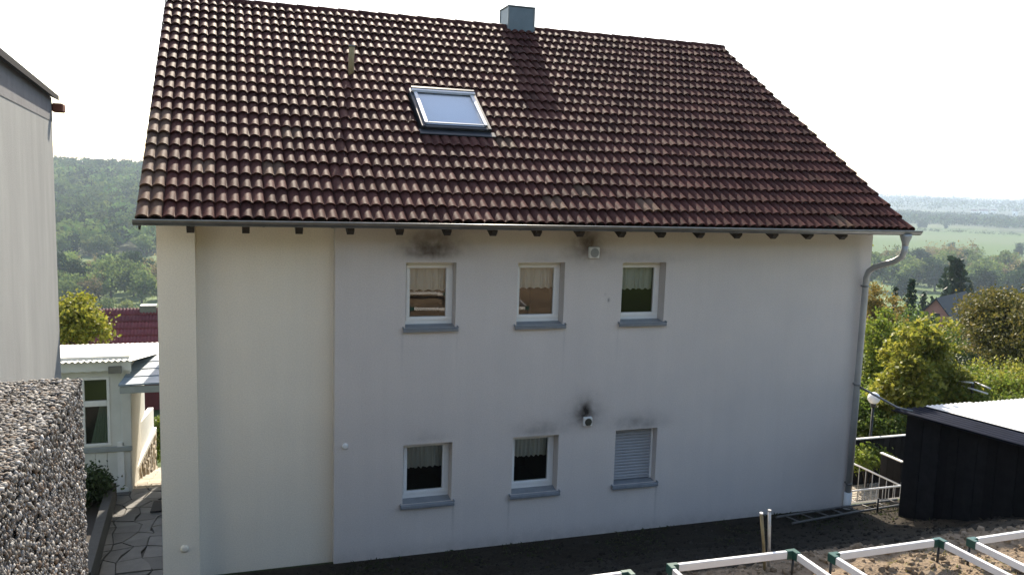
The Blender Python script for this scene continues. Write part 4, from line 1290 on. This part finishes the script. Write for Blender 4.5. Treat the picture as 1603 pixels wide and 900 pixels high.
# red roof on the left
ra = at(245, 481, 42)
rh = empty('red_house', (ra.x, ra.y+3, -5), 'house with dark red tiled roof behind the annex', 'house')
M['red_tile'] = mat('red_tile', (.17,.028,.028), .6, nscale=5, namp=.3, objrand=.2)
zr_ = ra.z; yr_ = ra.y; 
b = MB(); b.quad((-16, yr_-3.4, zr_-2.35), (6, yr_-3.4, zr_-2.35), (6, yr_, zr_-.05), (-16, yr_, zr_-.05)); b.quad((-16, yr_, zr_-.05), (6, yr_, zr_-.05), (6, yr_+3.4, zr_-2.35), (-16, yr_+3.4, zr_-2.35))
rr_ = b.build('roof', M['red_tile'], rh)
nr_ = 9
for i in range(nr_):
    z0 = zr_-2.35+2.3*i/nr_; y0 = yr_-3.4+3.4*i/nr_
    b = MB(); dy, dz = 3.4/nr_, 2.3/nr_
    n_ = 90; k0 = len(b.v)
    for j in range(n_*4+1):
        x = -9+13*j/(n_*4); w_ = .03*math.cos(2*math.pi*j/4)
        b.v += [(x, y0-.02, z0+.06+w_), (x, y0+dy+.02, z0+dz+.03+w_), (x, y0-.01, z0-.0)]
    for j in range(n_*4):
        b.f.append((k0+3*j, k0+3*j+3, k0+3*j+4, k0+3*j+1)); b.sm.append(True); b.f.append((k0+3*j+2, k0+3*j+5, k0+3*j+3, k0+3*j)); b.sm.append(False)
    b.build('tile_course', M['red_tile'], rr_)
b = MB().box(-15.5, 5.5, yr_-3.0, yr_+3.0, -8, zr_-2.2); b.build('wall', mat('red_wall', (.14,.03,.03), .9, nscale=3, namp=.25), rh)
q_ = at(232, 478, 41.9); b = MB(); b.bbox(q_.x-.35, q_.x+.35, yr_-.3, yr_+.3, zr_-.3, zr_+.12, .01); co = b.build('chimney', M['zinc'], rr_)
plant('tree', 'small yellow green tree between the neighbour wall and red roof', 'tree', at(112, 507, 27), 0, 1.0, 1.0, 'yellow', 150, 60, .11, .14, .07, -.9)

# ------------------------------------------------------------------ valley: trees one can tell apart
protos = []
def proto(fol, rx, rz_, nclump, per, leaf, clump, shape='round', h=None):
    h = h or rz_*1.1
    r = empty('valley_tree', (0, 0, 0)); r['local'] = 1
    V, Fa, cl_ = leaf_cloud(rx, rx, rz_, nclump, per, leaf, clump, -.75, shape)
    V[:, 2] += h
    np_mesh('crown', V, Fa, FOL[fol], r)
    b = MB(); trunk_mesh(b, h, rx*.06, cl_, 5, -.5, h); b.build('trunk', M['bark'], r)
    return [r, False]
PT = {'far': proto('far', 6, 6, 60, 26, 1.15, 1.3), 'far_brown': proto('far_brown', 5.5, 6.5, 60, 24, 1.0, 1.2), 'far_pale': proto('far_pale', 5, 5, 55, 26, 1.05, 1.15),
      'far_dark': proto('far_dark', 5, 7, 60, 26, 1.15, 1.2), 'poplar': proto('far_brown', 1.7, 9, 40, 24, .8, .7, h=9.5), 'far2': proto('far', 4.5, 7.5, 60, 26, 1.0, 1.1, 'upright')}
KIND = {'far': 'mid green', 'far_brown': 'brownish, still bare', 'far_pale': 'pale yellow green', 'far_dark': 'dark green', 'far2': 'tall narrow green', 'poplar': ''}
def vtree(kind, u, v_base, D_, s, label, group):
    """tree whose foot stands at distance D_ in the direction of column u; s = size factor"""
    p = at(u, v_base, D_); r, used = PT[kind]
    o = r if not used else copy_tree(r)
    PT[kind][1] = True
    o.location = (p.x, p.y, gz(p.x, p.y)-.3); o.scale = (s, s, s*random.uniform(.9, 1.12)); o.rotation_euler = (0, 0, random.random()*6.28)
    tag(o, label.replace('*', KIND[kind]), 'tree', group)
LL = 'hazy * tree in the valley below the wooded hill'; GL = 'valley trees on the left'
for u in (88, 96, 112, 138, 152, 166, 172, 228):
    vtree(random.choice(['far', 'far_pale', 'far_dark', 'far']), u, 378, 640+random.uniform(-12, 12), 1.1, 'hazy * tree in the row along the meadow at the hill foot', GL+', meadow row')
for i in range(34):
    u = 84+i*5.0+random.uniform(-4, 4)
    vtree(random.choice(['far', 'far_brown', 'far_pale', 'far', 'far_dark', 'far2']), u, 440, random.uniform(395, 500), random.uniform(.85, 1.3), LL, GL)
for i in range(14):
    u = 84+i*11+random.uniform(-5, 5)
    vtree(random.choice(['far_pale', 'far_pale', 'far_brown', 'far']), u, 470, random.uniform(345, 375), random.uniform(.45, .75), 'small * tree just above the red roof', GL+', nearest')
LR = 'hazy * riverside tree below the wide green field'; GR = 'riverside trees on the right'
for i in range(52):
    u = 1360+i*5.0+random.uniform(-5, 5)
    vtree(random.choice(['far', 'far_brown', 'far', 'far_pale', 'far_dark', 'far2', 'far_brown']), u, 430, random.uniform(520, 790), random.uniform(1.2, 1.75), LR, GR)
for u, k, s in ((1495, 'far_dark', 1.25), (1558, 'poplar', 1.3), (1545, 'far_dark', 1.4), (1590, 'far_dark', 1.4), (1415, 'far_dark', 1.0)):
    vtree(k, u, 425, 600 if k == 'poplar' else 520, s, {'poplar': 'tall slender poplar rising above the riverside trees'}.get(k, LR), GR)
for i in range(16):
    u = 1362+i*15+random.uniform(-6, 6)
    vtree(random.choice(['far_pale', 'far', 'far_pale', 'far_brown']), u, 465, random.uniform(330, 410), random.uniform(.5, .8), 'small * tree between the garden and the riverside trees', GR+', nearest')
for u, D_ in ((1492, 1010), (1440, 1700), (1448, 1690), (1600, 1000), (1590, 830), (1480, 1720)):
    vtree('far_dark', u, 360, D_, random.uniform(.7, 1.1), 'lone dark tree on the wide green field', 'field trees')

# woods that read as one mass
def wood(name, label, n, az0, az1, d0, d1, crown, quads, fol):
    az_ = np.radians(rng.uniform(az0, az1, n)); dd = np.sqrt(rng.uniform(d0**2, d1**2, n))
    x = CAM.x+dd*np.sin(az_); y = CAM.y+dd*np.cos(az_); z = height(x, y)
    c_ = rng.normal(size=(n, quads, 3)); c_ /= np.linalg.norm(c_, axis=2)[:, :, None]; c_ *= (.55+.45*rng.random((n, quads, 1)))
    c_[:, :, 2] = np.abs(c_[:, :, 2])*1.1
    s = crown*(.7+.6*rng.random(n))
    P = np.stack([x, y, z+s*.6], 1)[:, None, :]+c_*s[:, None, None]
    P = P.reshape(-1, 3)
    V, Fa = scatter(LEAFV, LEAFF, P, rot_rand(len(P)), np.repeat(s, quads)*.34*(.6+.8*rng.random(len(P))))
    o_ = np_mesh(name, V, Fa, FOL[fol])
    tint = np.repeat(np.clip(rng.normal(1, .5, n), .3, 2.2), quads*4)
    tt = np.ones((len(V), 4), np.float32); tt[:, 0] = tint*np.repeat(rng.uniform(.85, 1.25, n), quads*4); tt[:, 1] = tint; tt[:, 2] = tint
    o_.data.color_attributes.new('crown_tint', 'FLOAT_COLOR', 'POINT').data.foreach_set('color', tt.ravel())
    return tag(o_, label, 'wood', kind='stuff')
def tinted(m):
    t = m.node_tree; at_ = t.nodes.new('ShaderNodeVertexColor'); at_.layer_name = 'crown_tint'
    for nm, sock in (('BSDF_PRINCIPLED', 0), ('BSDF_TRANSLUCENT', 0)):
        n_ = [q for q in t.nodes if q.type == nm][0]; src_ = n_.inputs[sock].links[0].from_socket
        vm_ = t.nodes.new('ShaderNodeVectorMath'); vm_.operation = 'MULTIPLY'
        t.links.new(src_, vm_.inputs[0]); t.links.new(at_.outputs[0], vm_.inputs[1]); t.links.new(vm_.outputs[0], n_.inputs[sock])
FOL['belt'] = foliage('leaf_belt', [(.04,.07,.03),(.06,.09,.04),(.03,.055,.028)], .25)
tinted(FOL['forest']); tinted(FOL['belt'])
wood('wooded_hillside', 'spring green wood covering the hill on the left', 2300, -18, 1, 650, 1560, 10.5, 64, 'forest')
wood('distant_wood', 'bluish wooded belt beyond the field on the right', 2600, 36, 58, 1740, 2500, 11, 18, 'belt')
wood('distant_hills_wood', 'pale wooded hills on the right horizon', 2400, 36, 58, 3000, 6500, 20, 10, 'belt')
wood('field_hedge', 'thin dark hedge line across the far field', 260, 36, 58, 1500, 1530, 4, 16, 'belt')

# distant town on the right horizon: a few pale houses and masts
for i, u in enumerate((1525, 1537, 1543, 1556, 1590)):
    p = at(u, 326, 2900+60*i); z = gz(p.x, p.y)
    h_ = empty('distant_house', (p.x, p.y, z), 'tiny pale house on the far wooded horizon', 'house', 'distant houses')
    MB().box(p.x-7, p.x+7, p.y-5, p.y+5, z, z+16).build('wall', M['white_paint'], h_)
    b = MB(); b.quad((p.x-8, p.y-6, z+15.5), (p.x+8, p.y-6, z+15.5), (p.x+8, p.y, z+20), (p.x-8, p.y, z+20)); b.quad((p.x-8, p.y, z+20), (p.x+8, p.y, z+20), (p.x+8, p.y+6, z+15.5), (p.x-8, p.y+6, z+15.5)); b.build('roof', M['red_tile'], h_)
for u, hh, r_, lbl in ((1491, 70, 2.2, 'thin mast on the far horizon, right of the pair'), (1451, 50, 2.0, 'thin mast on the far horizon, left of the pair')):
    p = at(u, 325, 4300); z = gz(p.x, p.y)
    tag(MB().tube([(p.x, p.y, z), (p.x, p.y, z+hh*.6), (p.x, p.y, z+hh)], [r_, r_*.7, r_*.4], 8).build('mast', M['zinc']), lbl, 'mast')

# ------------------------------------------------------------------ haze over the valley
hz = MB().box(-9500, 9500, -3200, 9500, -54, 75).build('haze', bpy.data.materials.new('haze'))
hm = hz.data.materials[0]; hm.use_nodes = True; t = hm.node_tree; t.nodes.clear()
ho = t.nodes.new('ShaderNodeOutputMaterial'); pv = t.nodes.new('ShaderNodeVolumePrincipled')
pv.inputs['Color'].default_value = (.72, .86, 1.0, 1); pv.inputs['Density'].default_value = .00020; pv.inputs['Anisotropy'].default_value = 0.0
t.links.new(pv.outputs[0], ho.inputs['Volume'])
tag(hz, 'pale haze hanging in the air over the valley', 'haze', kind='stuff')
